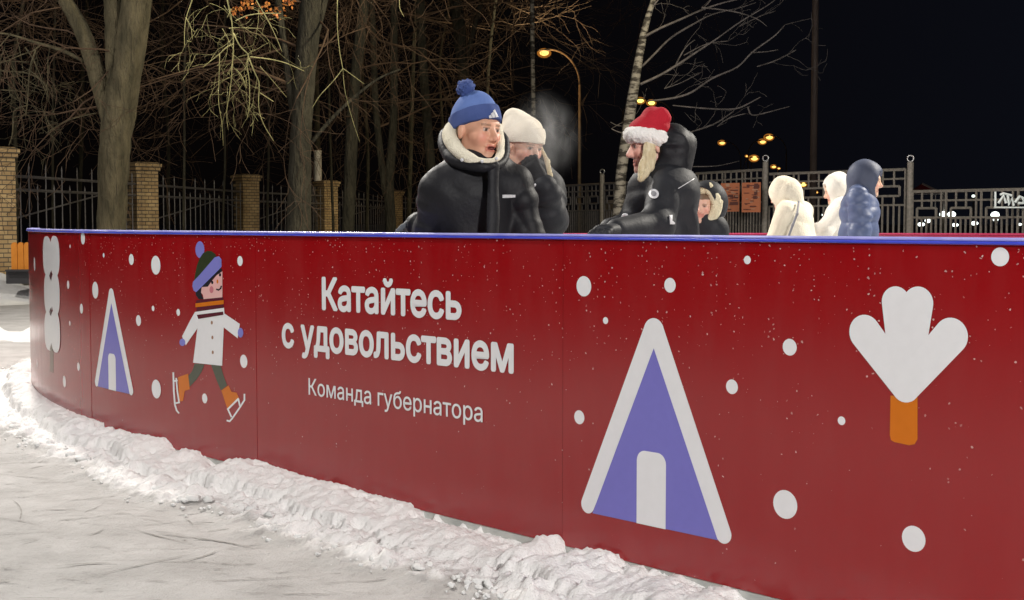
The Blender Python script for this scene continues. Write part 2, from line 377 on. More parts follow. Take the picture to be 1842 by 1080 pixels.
tr_ = sweep('top_rail', LS, rprof(-0.055, 0.012, 1.2270, 1.2365, 0.004, 4), M['rail'], barrier); tr_['_org'] = list(barrier['_org'])
sweep('rail_highlight', LS, rprof(-0.053, 0.010, 1.2368, 1.2475, 0.005, 5), M['rail_highlight'], tr_)  # separate upper strip that carries the painted highlight of the rail
sweep('top_rail', [-4.31 - k * 0.12 for k in range(int(12 * 1.95 / 0.12) + 1)], rprof(-0.055, 0.012, 1.1005, 1.128), M['far_rail'], far_b)
# --- prints on the panels: thin cut vinyl, given in photo pixels and laid on the curved board
LAY = [0.0022]
def poly_on(lz, material, name, parent, off, both=None):
    """convex or star polygon in board coordinates, finely split along l so that it follows the curve"""
    lz = list(lz); n = len(lz); mb = MB()
    cx = sum(p[0] for p in lz) / n; cz = sum(p[1] for p in lz) / n
    R = 6
    vs = []
    for r in range(1, R + 1):
        for (l, z) in lz: vs.append((cx + (l - cx) * r / R, cz + (z - cz) * r / R))
    mb.v = [tuple(pt(l, z, off)) for (l, z) in vs] + [tuple(pt(cx, cz, off))]
    ci = len(mb.v) - 1
    # board faces outward
    area = sum(lz[k][0] * lz[(k + 1) % n][1] - lz[(k + 1) % n][0] * lz[k][1] for k in range(n))
    for k in range(n):
        k2 = (k + 1) % n
        f = [(ci, k, k2)] + [((r - 1) * n + k, r * n + k, r * n + k2, (r - 1) * n + k2) for r in range(1, R)]
        for g in f: mb.f.append(g if area > 0 else g[::-1]); mb.m.append(0)
    return mb
def merge(mbs):
    o = MB()
    for q, mi in mbs:
        b = len(o.v); o.v += q.v; o.f += [tuple(b + i for i in f) for f in q.f]; o.m += [mi] * len(q.f)
    return o
def dense(p, k=6):
    out = []
    for i in range(len(p)):
        a, b = p[i], p[(i + 1) % len(p)]
        for j in range(k): out.append((a[0] + (b[0] - a[0]) * j / k, a[1] + (b[1] - a[1]) * j / k))
    return out
def circ(cx, cz, r, n=28, rz=None): return [(cx + r * math.cos(2 * math.pi * k / n), cz + (rz or r) * math.sin(2 * math.pi * k / n)) for k in range(n)]
def hull(pts):
    pts = sorted(set(pts)); 
    def half(ps):
        h = []
        for p in ps:
            while len(h) > 1 and (h[-1][0] - h[-2][0]) * (p[1] - h[-2][1]) - (h[-1][1] - h[-2][1]) * (p[0] - h[-2][0]) <= 0: h.pop()
            h.append(p)
        return h
    a = half(pts); b = half(pts[::-1]); return a[:-1] + b[:-1]
def tess(poly, off):
    """arbitrary simple polygon (board coords) -> triangles"""
    from mathutils.geometry import tessellate_polygon
    tr = tessellate_polygon([[Vector((p[0], p[1], 0)) for p in poly]])
    mb = MB(); mb.v = [tuple(pt(l, z, off)) for l, z in poly]
    for t in tr:
        a, b, c = [poly[i] for i in t]
        s = (b[0] - a[0]) * (c[1] - a[1]) - (b[1] - a[1]) * (c[0] - a[0])
        mb.f.append(tuple(t) if s > 0 else tuple(t)[::-1]); mb.m.append(0)
    return mb
O1 = 0.0024; DO = 0.0004
def vscale(x, y): # metres per photo pixel, vertical, on the board at this pixel
    return (hit(x, y - 5)[1] - hit(x, y + 5)[1]) / 10
def dot(x, y, ry):
    l, z = hit(x, y); r = ry * vscale(x, y)
    poly_on(circ(l, z, r), M['white_print'], 'd', None, O1).build('snow_dot', [M['white_print']], panel_at(l))
S4 = 1.588
for cx, cy, r in ((81,183,29),(327,180,21),(143,281,10),(548,108,12),(669,357,24),(504,470,21),(68,557,20),(817,567,12.5),(656,806,41),(1023,904,37),(1270,99,27)):
    dot(1000 + cx / S4, 400 + cy / S4, r / S4)
for cx, cy, r in ((337,110,25),(285,143,8),(141,215,28),(421,179,9),(533,196,22),(632,219,38),(277,298,17),(387,320,34),(331,395,20),(562,443,22),(284,454,10),(621,394,11),(723,410,14),(973,202,20),(988,608,27),(634,720,38),(830,758,20),(319,630,17),(262,690,23),(152,616,14)):
    dot(cx / 2.25, 380 + cy / 2.25, r / 2.25)
# cabin picture (an A-frame house)
def P4(x, y): return hit(1000 + x / S4, 400 + y / S4)
def cabin(T, parent_l):
    sc = T[2]
    def tr(p): return (T[0] + (p[0] - REF[0]) * sc, T[1] + (p[1] - REF[1]) * sc)
    ap, lf, rf = P4(281, 312), P4(92, 806), P4(480, 890)
    rr = 25.5 / S4 * vscale(1060, 905); ra = 38 / S4 * vscale(1177, 590)
    parts = []
    h1 = hull(circ(*tr(ap), ra * sc, 32) + circ(*tr(lf), rr * sc, 24)); h2 = hull(circ(*tr(ap), ra * sc, 32) + circ(*tr(rf), rr * sc, 24))
    parts.append((poly_on(dense(h1, 1), None, '', None, O1), 0)); parts.append((poly_on(dense(h2, 1), None, '', None, O1 + DO), 0))
    tri = [tr(P4(281, 360)), tr(P4(106, 831)), tr(P4(464, 908))]
    parts.append((poly_on(dense(tri, 10), None, '', None, O1 + 2 * DO), 1))
    # the feet's round ends stay white over the blue
    a, b, c, d = tr(P4(232, 859)), tr(P4(315, 877)), tr(P4(317, 660)), tr(P4(234, 652))
    zt = (c[1] + d[1]) / 2; r = (b[0] - a[0]) * 0.28
    door = [a, b, (b[0], zt - r)] + [(b[0] - r + r * math.cos(t), zt - r + r * math.sin(t)) for t in np.linspace(0, math.pi / 2, 7)] + [(a[0] + r + r * math.cos(t), zt - r + r * math.sin(t)) for t in np.linspace(math.pi / 2, math.pi, 7)]
    parts.append((poly_on(dense(door, 3), None, '', None, O1 + 3 * DO), 0))
    return merge(parts).build('cabin_picture', [M['white_print'], M['blue_print']], panel_at(parent_l))
REF = P4(276, 868)
cabin((REF[0], REF[1], 1.0), REF[0])
l2, z2 = hit(203.6, 702); apx = hit(204, 519)[1]; ap0 = P4(281, 273)[1]
cabin((l2, z2, (apx - z2) / (ap0 - REF[1])), l2)
# clover shaped tree with an orange trunk
cl = [(972, 228, 45), (1036, 231, 47), (884, 315, 52), (1130, 325, 51)]; bt = (1000, 470, 45)
vs_ = vscale(1630, 620) / S4
parts = []
bc = circ(*P4(bt[0], bt[1]), bt[2] * vs_, 28)
for k, (x, y, r) in enumerate(cl):
    parts.append((poly_on(dense(hull(circ(*P4(x, y), r * vs_, 36) + bc), 1), None, '', None, O1 + (k + 1) * DO), 0))
st = [P4(957, 495), P4(1034, 500), P4(1034, 620), P4(1026, 634), P4(1010, 637), P4(968, 628), P4(958, 622), P4(955, 608)]
parts.append((poly_on(dense(st, 3), None, '', None, O1), 1))
merge(parts).build('tree_picture', [M['white_print'], M['orange_print']], panel_at(P4(1000, 400)[0]))
# lobed tree near the far left bend
def P7(x, y): return hit(x / 2.25, 380 + y / 2.25)
parts = []
for k, (x, y, rx, ry) in enumerate(((192,182,19,80),(223,182,20,82),(196,335,17,82),(226,335,18,84),(199,485,18,78),(226,488,20,84))):
    c = P7(x, y); e = P7(x + rx, y); rl = abs(e[0] - c[0]); rz = ry / 2.25 * vscale(x / 2.25, 380 + y / 2.25)
    q = [(c[0] + rl * math.copysign(abs(math.cos(t)) ** 0.75, math.cos(t)), c[1] + rz * math.copysign(abs(math.sin(t)) ** 0.8, math.sin(t))) for t in np.linspace(0, 2 * math.pi, 32, endpoint=False)]
    parts.append((poly_on(q, None, '', None, O1 + (k + 1) * DO), 0))
for y in (262, 408):
    parts.append((poly_on([P7(208, y - 17), P7(203, y), P7(208, y + 17), P7(213, y)][::-1], None, '', None, O1 + 9 * DO), 2))
parts.append((poly_on(dense([P7(203, 560), P7(217, 560), P7(217, 655), P7(203, 650)][::-1], 3), None, '', None, O1), 1))
parts.append((poly_on(dense([P7(205, 560), P7(211, 532), P7(218, 572)], 3), None, '', None, O1 + 9 * DO), 1))
merge(parts).build('tree_picture', [M['white_print'], M['stem_print'], M['maroon_print']], panel_at(P7(208, 400)[0]))
# skater
def P8(x, y): return hit(280 + x / 3, 420 + y / 3)
sk = []
def area_(pts, mi, lay, smooth=0):
    q = [P8(*p) for p in pts]
    sk.append((tess(dense(q, 3), O1 + lay * DO), mi))
def ell(x, y, rx, ry, mi, lay, n=20):
    sk.append((tess([P8(x + rx * math.cos(2 * math.pi * k / n), y + ry * math.sin(2 * math.pi * k / n)) for k in range(n)], O1 + lay * DO), mi))
def stroke(pts, w, mi, lay):
    for k in range(len(pts) - 1):
        a, b = np.array(pts[k], float), np.array(pts[k + 1], float); d = b - a; d /= np.linalg.norm(d); n = np.array([-d[1], d[0]]) * w / 2
        e = d * w * 0.25
        q = [a + n - e, a - n - e, b - n + e, b + n + e]
        sk.append((tess(dense([P8(*p) for p in q], 2), O1 + (lay + 0.5 * (k % 2)) * DO), mi))
skm = [M['white_print'], M['lilac_print'], M['green_print'], M['black_print'], M['pink_print'], M['cheek_print'], M['orange_print'], M['maroon_print'], M['greygreen_print'], M['button_print']]
ell(241, 88, 24, 45, 1, 1)
area_([(208,275),(215,225),(225,175),(240,135),(258,108),(282,95),(305,97),(325,112),(335,135),(320,170),(215,280)], 2, 2)
area_([(215,300),(345,185),(362,195),(358,214),(330,225),(300,262),(285,290),(255,292),(250,330),(262,355),(235,355),(220,335)], 3, 2)
area_([(252,290),(285,288),(303,262),(333,226),(363,205),(363,345),(262,355),(258,332),(248,320)], 4, 3)
area_([(205,262),(240,225),(322,130),(345,123),(358,140),(359,180),(345,196),(222,318),(208,308),(202,285)], 1, 4)
ell(309,265,6,9,3,4); ell(351,224,6,9,3,4); ell(305,304,11,19,5,4); ell(337,260,5,11,6,4)
stroke([(332,302),(343,306),(354,298),(358,285)], 8, 3, 4)
area_([(222,362),(366,344),(370,362),(219,378)], 7, 2); area_([(218,378),(370,360),(370,382),(218,399)], 6, 3)
area_([(224,400),(368,384),(372,402),(222,424)], 7, 2)
area_([(216,424),(372,402),(374,430),(362,715),(205,698),(229,510),(213,470)], 0, 3)
area_([(216,424),(240,450),(232,508),(166,604),(146,556),(190,470)], 0, 4)
area_([(368,428),(408,455),(458,489),(446,566),(364,502)], 0, 4)
area_([(226,440),(368,422),(370,440),(234,462)], 7, 5)
ell(148,588,16,20,1,5); ell(462,536,15,26,1,5)
for b in ((307,482),(310,562),(312,642)): ell(*b, 5.5, 10, 9, 5)
area_([(213,703),(266,708),(250,748),(222,790),(184,830),(179,770),(198,745)], 8, 1)
area_([(302,710),(353,714),(370,770),(388,820),(355,848),(330,790)], 8, 1)
area_([(124,776),(178,757),(187,842),(160,850),(150,905),(130,908)], 6, 2)
area_([(357,848),(396,820),(412,855),(440,860),(452,888),(390,948)], 6, 2)
stroke([(98,752),(101,850),(107,925),(116,955),(128,970)], 9, 0, 2); stroke([(114,782),(120,850),(130,912)], 8, 0, 3)
stroke([(98,798),(120,794)], 9, 0, 4); stroke([(106,918),(132,912)], 9, 0, 4)
stroke([(482,868),(482,900),(460,935),(415,1000),(402,1014),(388,1010)], 9, 0, 2); stroke([(450,892),(420,922),(392,950)], 10, 0, 3)
stroke([(450,895),(458,930)], 9, 0, 4); stroke([(394,950),(412,990)], 9, 0, 4)
merge(sk).build('skater_picture', skm, panel_at(P8(290, 500)[0]))
# lettering
def lettering(text, x0, x1, yb0, yb1, ytop, bold, trk=1.0, name='lettering'):
    cu = bpy.data.curves.new('lt', 'FONT'); cu.body = text; cu.space_character = trk; cu.resolution_u = 4; cu.fill_mode = 'NONE'
    o = bpy.data.objects.new('lt', cu); C.objects.link(o); bpy.context.view_layer.update()
    dg = bpy.context.evaluated_depsgraph_get(); me = bpy.data.meshes.new_from_object(o.evaluated_get(dg))
    bpy.data.objects.remove(o)
    v = np.array([w.co[:] for w in me.vertices]); nb_ = {}
    for e in me.edges:
        a, b = e.vertices; nb_.setdefault(a, []).append(b); nb_.setdefault(b, []).append(a)
    loops = []; seen = set()
    for s0 in range(len(v)):
        if s0 in seen or s0 not in nb_: continue
        lp = [s0]; seen.add(s0); cur = s0
        while True:
            nx_ = [q for q in nb_[cur] if q not in seen]
            if not nx_: break
            cur = min(nx_) if cur == s0 else nx_[0]; seen.add(cur); lp.append(cur)
        if len(lp) > 2: loops.append(lp)
    def thin(lp):
        out = []
        for k in range(len(lp)):
            a, b, c = v[lp[k - 1]] if not out else v[out[-1]], v[lp[k]], v[lp[(k + 1) % len(lp)]]
            d1, d2 = b - a, c - b; cr_ = abs(d1[0] * d2[1] - d1[1] * d2[0]); n_ = np.linalg.norm(d1) * np.linalg.norm(d2)
            if n_ < 1e-12 or (cr_ / n_ < 0.06 and d1 @ d2 > 0 and np.linalg.norm(d1) < 0.3): continue
            out.append(lp[k])
        return out
    def sarea(lp):
        p = v[lp]; q = np.roll(p, -1, 0); return 0.5 * float(np.sum(p[:, 0] * q[:, 1] - q[:, 0] * p[:, 1]))
    # the soft sign is drawn by the font as one self crossing outline: split it into outline and counter
    fixed = []
    for lp in loops:
        if len(lp) == 48 and abs((v[lp[0]][0] - v[lp[26]][0]) - 0.074) < 0.004 and abs(v[lp[28]][0] - v[lp[29]][0]) < 1e-4:
            v[lp[0]][0] = v[lp[28]][0]; v[lp[47]][0] = v[lp[28]][0]; fixed += [lp[:29], lp[29:]]
        else: fixed.append(lp)
    loops = [thin(l_) for l_ in fixed]
    ar = [sarea(l_) for l_ in loops]; osg = np.sign(ar[int(np.argmax(np.abs(ar)))])
    def inside(pt_, lp):
        p = v[lp]; x, y = pt_[0], pt_[1]; c = False
        for k in range(len(p)):
            a, b = p[k], p[k - 1]
            if (a[1] > y) != (b[1] > y) and x < (b[0] - a[0]) * (y - a[1]) / (b[1] - a[1]) + a[0]: c = not c
        return c
    from mathutils.geometry import tessellate_polygon
    fs = []; lay = np.zeros(len(v)); k_ = 0
    for lp, a_ in zip(loops, ar):
        if np.sign(a_) != osg: continue
        hs = [h for h, b_ in zip(loops, ar) if np.sign(b_) != osg and inside(v[h].mean(0), lp) and len(h) > 4]
        allv = lp + [q for h in hs for q in h]
        tr = tessellate_polygon([[Vector(v[q]) for q in g] for g in [lp] + hs])
        fs += [tuple(allv[q] for q in t) for t in tr]; k_ += 1
        for q in allv: lay[q] = (k_ % 3) * 0.00004
    def fix(f):
        a, b, c = v[f[0]], v[f[1]], v[f[2]]; return f if np.cross(b - a, c - a)[2] > 0 else f[::-1]
    fs = [fix(f) for f in fs]
    xa, xb = v[:, 0].min() - bold, v[:, 0].max() + bold
    la, za = hit(x0, yb0); lb, zb = hit(x1, yb1); zc = hit(x0, ytop)[1]
    ks = (zc - za) / (CAPH + 2 * bold); kx = (lb - la) / (xb - xa)
    V = []; FF = []; nd = 8 if bold > 0 else 0
    flip = False
    for d in range(nd + 1):   # the strokes are thickened by laying slightly shifted copies over each other
        dx, dy = (bold * math.cos(d * 2 * math.pi / 8), bold * math.sin(d * 2 * math.pi / 8)) if d < nd else (0, 0)
        b0 = len(V)
        for wi, w in enumerate(v):
            t = (w[0] + dx - xa) / (xb - xa)
            V.append(pt(la + (lb - la) * t, za + (zb - za) * t + (w[1] + dy + bold) * ks, O1 + 0.00012 * d + lay[wi]) - np.array(barrier.location))
        FF += [tuple(b0 + i for i in (f[::-1] if flip else f)) for f in fs]
    m2 = bpy.data.meshes.new(name); m2.from_pydata([tuple(p) for p in V], [], FF); m2.materials.append(M['white_print']); m2.update()
    n = m2.polygons[0].normal
    if n.x * MD[0] + n.y * MD[1] < 0: m2.flip_normals()
    return link(name, m2, panel_at((la + lb) / 2))
CAPH = 0.729
lettering('Катайтесь', 580, 831, 558, 577, 498, 0.032)
lettering('с удовольствием', 508, 925, 625, 673, 567, 0.032)
lettering('Команда губернатора', 556, 869, 710, 760, 680, 0.006)
# ------------------------------------------------------------------ ground, ice, snow bank
def fbm(x, y, s=1.0, o=4, z=0.0): return mnoise.fractal(Vector((x * s, y * s, z)), 0.9, 2.1, o)
def grid_mesh(name, xs, ys, hf, material, kind, smooth=True):
    nx, ny = len(xs), len(ys); v = []
    for y in ys:
        for x in xs: v.append((x, y, hf(x, y)))
    f = [(j * nx + i, j * nx + i + 1, (j + 1) * nx + i + 1, (j + 1) * nx + i) for j in range(ny - 1) for i in range(nx - 1)]
    me = bpy.data.meshes.new(name); me.from_pydata(v, [], f); me.materials.append(material)
    me.polygons.foreach_set('use_smooth', [smooth] * len(f)); me.update()
    o = link(name, me); o['kind'] = kind; return o
def lin(a, b, n): return [a + (b - a) * k / (n - 1) for k in range(n)]
gx = [-600, -300, -120, -60, -30, -18] + lin(-12, 3, 76) + [6, 10, 20, 40, 80, 160, 400, 700]
gy = [-30, -10, -4, 0] + lin(1.5, 13.5, 81) + lin(15, 45, 31) + [55, 80, 120, 200, 400, 900]
def gh(x, y):
    h = -0.03 + 0.02 * fbm(x, y, 0.6, 2)
    if y > 14: h += 0.05 * fbm(x, y, 0.35, 3, 9)
    return h
grid_mesh('ground', gx, gy, gh, M['packed'], 'structure')
ib = MB(); ring = [pt(l, 0.03, -0.02) for l in np.linspace(6.0, -math.pi * RAD - 6, 90)]
ib.v = [tuple(p) for p in ring]; ib.f = [tuple(range(len(ring)))]; ib.m = [0]
io = ib.build('ice', [M['ice']]); io['kind'] = 'structure'
# snow bank shovelled against the boards: height profile taken along the board
edge_px = [(47,690),(67,718),(90,738),(133,753),(180,769),(222,778),(270,787),(300,790),(311,803),(329,811),(352,812),(380,822),(410,833),(440,842),(452,828),(475,833),(500,842),(530,853),(560,862),(600,872),(640,882),(700,898),(740,908),(764,916),(772,925),(800,934),(860,950),(920,963),(985,978),(997,964),(1010,968),(1022,983),(1050,985),(1090,992),(1125,1004),(1150,1018),(1230,1030),(1300,1052),(1370,1068),(1500,1098),(1842,1185)]
EL = []
for x, y in edge_px: EL.append(hit(x, y))
EL = sorted(EL); eL = np.array([e[0] for e in EL]); eH = np.array([e[1] for e in EL])
def ground_hit(x, y, z=0.0):
    r = ray(x, y); t = (z - CAMH) / r[2]; return np.array([r[0] * t, r[1] * t])
def lw(p):
    l = (p - A0) @ TD
    if l >= 0: return l, (p - A0) @ MD
    q = p - CC; a = math.atan2(MD[1], MD[0]) - math.atan2(q[1], q[0]); a = (a + math.pi) % (2 * math.pi) - math.pi
    return -a * RAD, np.linalg.norm(q) - RAD
crease = [(30,740),(60,765),(100,790),(180,812),(250,850),(370,886),(470,908),(600,947),(700,985),(830,1018),(950,1050),(1100,1092),(1300,1150)]
CW = sorted(lw(ground_hit(x, y, 0.02)) for x, y in crease); cl_ = np.array([c[0] for c in CW]); cw_ = np.array([c[1] for c in CW])
L0, L1 = -RAD * 0.75, 6.2
NL, NW = 1500, 84
sv = []; 
ws = [0.002 + 1.6 * (k / (NW - 1)) ** 1.5 for k in range(NW)]; cov = []
def sst(a, b, x):
    t = min(1, max(0, (x - a) / (b - a))); return t * t * (3 - 2 * t)
for i in range(NL):
    t = i / (NL - 1); l = L0 + (L1 - L0) * t
    ec = float(np.interp(l, eL, eH)); ec = max(ec, 0.085) if l < -0.75 else ec; ec = ec if ec > 0.062 else 0.016 + max(0, ec - 0.052) * 3.5; we = float(np.interp(l, cl_, cw_))
    if l < eL[0]: ec += 0.03 * fbm(l, 0, 3)
    we = max(0.12, we * 0.85) + 0.07 * fbm(l, 3.1, 3.0) 
    exposed = 1 - sst(0.02, 0.06, ec)
    for w in ws:
        n1 = fbm(l, w, 3.2, 3, 1.0); n2 = fbm(l, w, 11, 3, 2.0); n3 = fbm(l, w, 34, 3, 3.0)
        bil = 1 - 2 * abs(mnoise.noise(Vector((l * 16, w * 16, 4.0)))); bi2 = 1 - 2 * abs(mnoise.noise(Vector((l * 42, w * 42, 7.0))))
        h = max(ec, 0.012) + 0.024 * n1 * min(1, w / 0.05) + (0.013 * n2 + 0.012 * bil) * min(1, w / 0.04 + 0.15) + 0.006 * n3 + 0.005 * bi2
        h += exposed * 0.030 * sst(0.04, 0.18, w) * (0.6 + 0.8 * max(0, n1)) + 0.006 * sst(0.02, 0.12, w)
        edge = we + 0.06 * n1 + 0.035 * n2
        fall = 1 - 0.30 * sst(0.05, edge, w)
        top = (1 - sst(edge - 0.03, edge + 0.012, w)) * fall
        cre = 0.040 * math.exp(-((w - edge - 0.012) / 0.014) ** 2) * max(0, 0.3 + 1.6 * n1)
        lump = (0.030 + max(0.0, 0.03 * n1 + 0.040 * n2 + 0.014 * n3 + 0.012 * bil + 0.006 * bi2)) * (1 - sst(edge - 0.02, edge + 0.42, w))
        p, m = path(l); X, Y = p[0] + m[0] * w, p[1] + m[1] * w
        g = gh(X, Y) + 0.004 - 0.012 * sst(1.3, 1.58, w)
        mid = 1 - sst(0.8, 1.5, w)
        z = g + max(max(h, 0.012) * top + 0 * g - g * top, lump + 0.004 * n3 * mid) - cre
        z = min(z, max(h, 0.05) + 0.0) if w < edge else z
        cov.append(max(0.0, 1 - sst(edge + 0.02, edge + 0.33 + 0.2 * n1, w)))
        sv.append((X, Y, z))
sf = [(i * NW + j, i * NW + j + 1, (i + 1) * NW + j + 1, (i + 1) * NW + j) for i in range(NL - 1) for j in range(NW - 1)]
me = bpy.data.meshes.new('snow_bank'); me.from_pydata(sv, [], sf); me.materials.append(M['packed'])
ca = me.color_attributes.new('cover', 'FLOAT_COLOR', 'POINT'); ca.data.foreach_set('color', np.repeat(np.array(cov, np.float32), 4))
me.polygons.foreach_set('use_smooth', [True] * len(sf)); me.update()
if me.polygons[1000].normal.z < 0: me.flip_normals()
tag(link('snow_bank', me), kind='stuff')
# snow drift further off at the left, and crumbs of snow scattered before the bank
rnd = random.Random(5)
cr_ = MB()
for k in range(1500):
    l = rnd.uniform(-6, 5.2); n0 = fbm(l, 0.3, 3.2, 3, 1.0)
    if rnd.random() > 0.45 + 1.2 * n0 + 0.2: continue
    we = max(0.12, float(np.interp(l, cl_, cw_))); w = we + 0.06 * n0 + abs(rnd.gauss(0.0, 0.10)) + 0.015
    p, m = path(l); X, Y = p[0] + m[0] * w, p[1] + m[1] * w; r = rnd.uniform(0.004, 0.012) * (rnd.uniform(1.5, 2.6) if rnd.random() < 0.22 and w < we + .14 else 1)
    zz = gh(X, Y) + 0.028 * (1 - sst(we, we + 0.42, w)) + r * 0.35
    b0 = len(cr_.v); cr_.sphere((X, Y, zz), r, 0, 9, 6, (rnd.uniform(.8, 1.5), rnd.uniform(.8, 1.4), rnd.uniform(.55, .9)))
    c_ = np.array((X, Y, zz))
    for q in range(b0, len(cr_.v)):
        d = np.array(cr_.v[q]) - c_; cr_.v[q] = tuple(c_ + d * (1 + 0.6 * mnoise.noise(Vector(tuple(d / r * 1.3 + k)))))
tag(cr_.build('snow_crumbs', [M['snow']], smooth=True), kind='stuff')
# skate marks and scrapes in the trodden snow
sc_ = MB(); rnd = random.Random(12); gdir = np.array([0.97, 0.24])
for k in range(1300):
    x = rnd.uniform(-3.6, 1.6); y = rnd.uniform(2.3, 7.5); l, w = lw(np.array([x, y]))
    if w < 0.55: continue
    a = rnd.gauss(0.12, 0.22) if rnd.random() < 0.8 else rnd.uniform(-1.2, 1.2); ln = rnd.choice([0.04, 0.05, 0.08, 0.12, 0.2, 0.4]) * rnd.uniform(.6, 1.4); cv = rnd.uniform(-.8, .8); wd = rnd.choice([.0015, .002, .003, .0045]) * rnd.uniform(.7, 1.3)
    pts = []; p = np.array([x, y]); n = max(3, int(ln / 0.05))
    for q in range(n + 1):
        pts.append(p.copy()); aa = a + cv * q / n; p = p + np.array([math.cos(aa), math.sin(aa)]) * ln / n
    i0 = len(sc_.v)
    for q, p in enumerate(pts):
        t = pts[min(q + 1, n)] - pts[max(q - 1, 0)]; t = t / np.linalg.norm(t); nn_ = np.array([-t[1], t[0]]) * wd * math.sin(math.pi * (q + 0.15) / (n + 0.3)) * rnd.uniform(.5, 1.3)
        for s in (1, -1): c = p + nn_ * s; sc_.v.append((c[0], c[1], gh(c[0], c[1]) + 0.0085))
    for q in range(n): sc_.f.append((i0 + 2 * q, i0 + 2 * q + 1, i0 + 2 * q + 3, i0 + 2 * q + 2)); sc_.m.append(0)
M['scrape'] = nmat('scraped_ice', (0.22, 0.215, 0.195), (0.34, 0.33, 0.30), 30, 0.7, 0.0)
tag(sc_.build('skate_marks', [M['scrape']]), kind='stuff')
dm = []
def dh(x, y):
    return gh(x, y) - 0.05 + 0.42 * math.exp(-(((x + 8.6) / 1.1) ** 2 + ((y - 22.6) / 0.8) ** 2)) * (1 + 0.5 * fbm(x, y, 1.4)) + 0.22 * math.exp(-(((x + 6.6) / 2.6) ** 2 + ((y - 15.2) / 0.5) ** 2)) * (0.7 + fbm(x, y, 1.8))
grid_mesh('snow_drift', lin(-13, -3, 90), lin(13.4, 25, 100), dh, M['snow'], 'stuff')

# ------------------------------------------------------------------ far fences
G_P = 'brick pillars of the park fence'
pill = [(26.0, -0.3795 * 26 + 0.0), (32.6, 0), (40.6, 0), (46.7, 0), (61.7, 0)]
def ppx(x, Y): return W(x, 401, Y)[0]
pillars = [(ppx(-6, 26.0), 26.0, 1.0, 'tall yellow brick pillar cut by the left edge of the view'), (ppx(257, 32.6), 32.6, 1, 'yellow brick pillar standing right behind the forked tree'),
           (ppx(444, 40.6), 40.6, 1, 'brick pillar between two fence bays left of the straight thick trunk'), (ppx(588, 46.7), 46.7, 1, 'dim brick pillar just right of the straight thick trunk'),
           (ppx(709, 61.7), 61.7, 1, 'small farthest brick pillar beside the man in the blue hat')]
def pillar(x, y, label):
    t = thing('brick_pillar', (x, y, 0), label, 'pillar', G_P)
    b = MB(); b.box((0, 0, 1.26), (0.56, 0.56, 2.56), math.radians(42)); o = b.build('shaft', [M['brick']], t, (0, 0, 0))
    c = MB(); c.box((0, 0, 2.585), (0.64, 0.64, 0.085), math.radians(42)); c.box((0, 0, 2.672), (0.70, 0.70, 0.085), math.radians(42)); c.box((0, 0, 2.735), (0.66, 0.66, 0.036), math.radians(42), taper=0.8)
    c.build('cap', [M['brick']], t, (0, 0, 0)); return t
for x, y, s, lb in pillars: pillar(x, y, lb)
def picket_bay(a, b, label, n, tall=2.36):
    a = np.array(a); b = np.array(b); L = np.linalg.norm(b - a); d = (b - a) / L
    t = thing('iron_fence', (*(a), 0), label, 'fence', 'picket bays between the brick pillars'); 
    P = lambda s, z: (a[0] + d[0] * s, a[1] + d[1] * s, z)
    for z in (2.22, 1.95, 0.35): rl = MB(); rl.tube([P(0, z), P(L, z)], 0.028, 4); rl.build('rail', [M['dark_fence']], t)
    pk = MB()
    for k in range(n):
        s = L * (k + 0.5) / n; top = 2.46 if k % 2 == 0 else 2.06
        pk.tube([P(s, 0.1), P(s, top - 0.06)], 0.016, 4); pk.tube([P(s, top - 0.07), P(s, top + 0.04)], [0.024, 0.002], 4)
    pk.build('pickets', [M['dark_fence']], t)
    br = MB(); 
    ang = [P(0.02 * L, 1.35), P(0.7 * L, 1.93), P(0.98 * L, 1.72)]
    br.tube(ang, 0.018, 4); br.build('brace', [M['dark_fence']], t)
pc = [(p[0], p[1]) for p in pillars]
bay_labels = ['nearest iron picket bay left of the forked tree', 'iron picket bay between the second and third brick pillars', 'iron picket bay behind the straight thick trunk', 'far iron picket bay left of the smallest brick pillar']
for k, nn in enumerate((17, 19, 17, 26)):
    a = np.array(pc[k]); b = np.array(pc[k + 1]); d = (b - a) / np.linalg.norm(b - a)
    picket_bay(a + d * 0.4, b - d * 0.4, bay_labels[k], nn)
picket_bay((ppx(-6, 26) - 4, 23), np.array(pc[0]) - np.array((0.4, 0.1)), 'iron picket bay running out of the view at the left edge', 12)
a = np.array(pc[4]); picket_bay(a + np.array((0.4, 0.2)), a + np.array((4.2, 5)), 'farthest iron picket bay behind the man in the blue hat', 18)

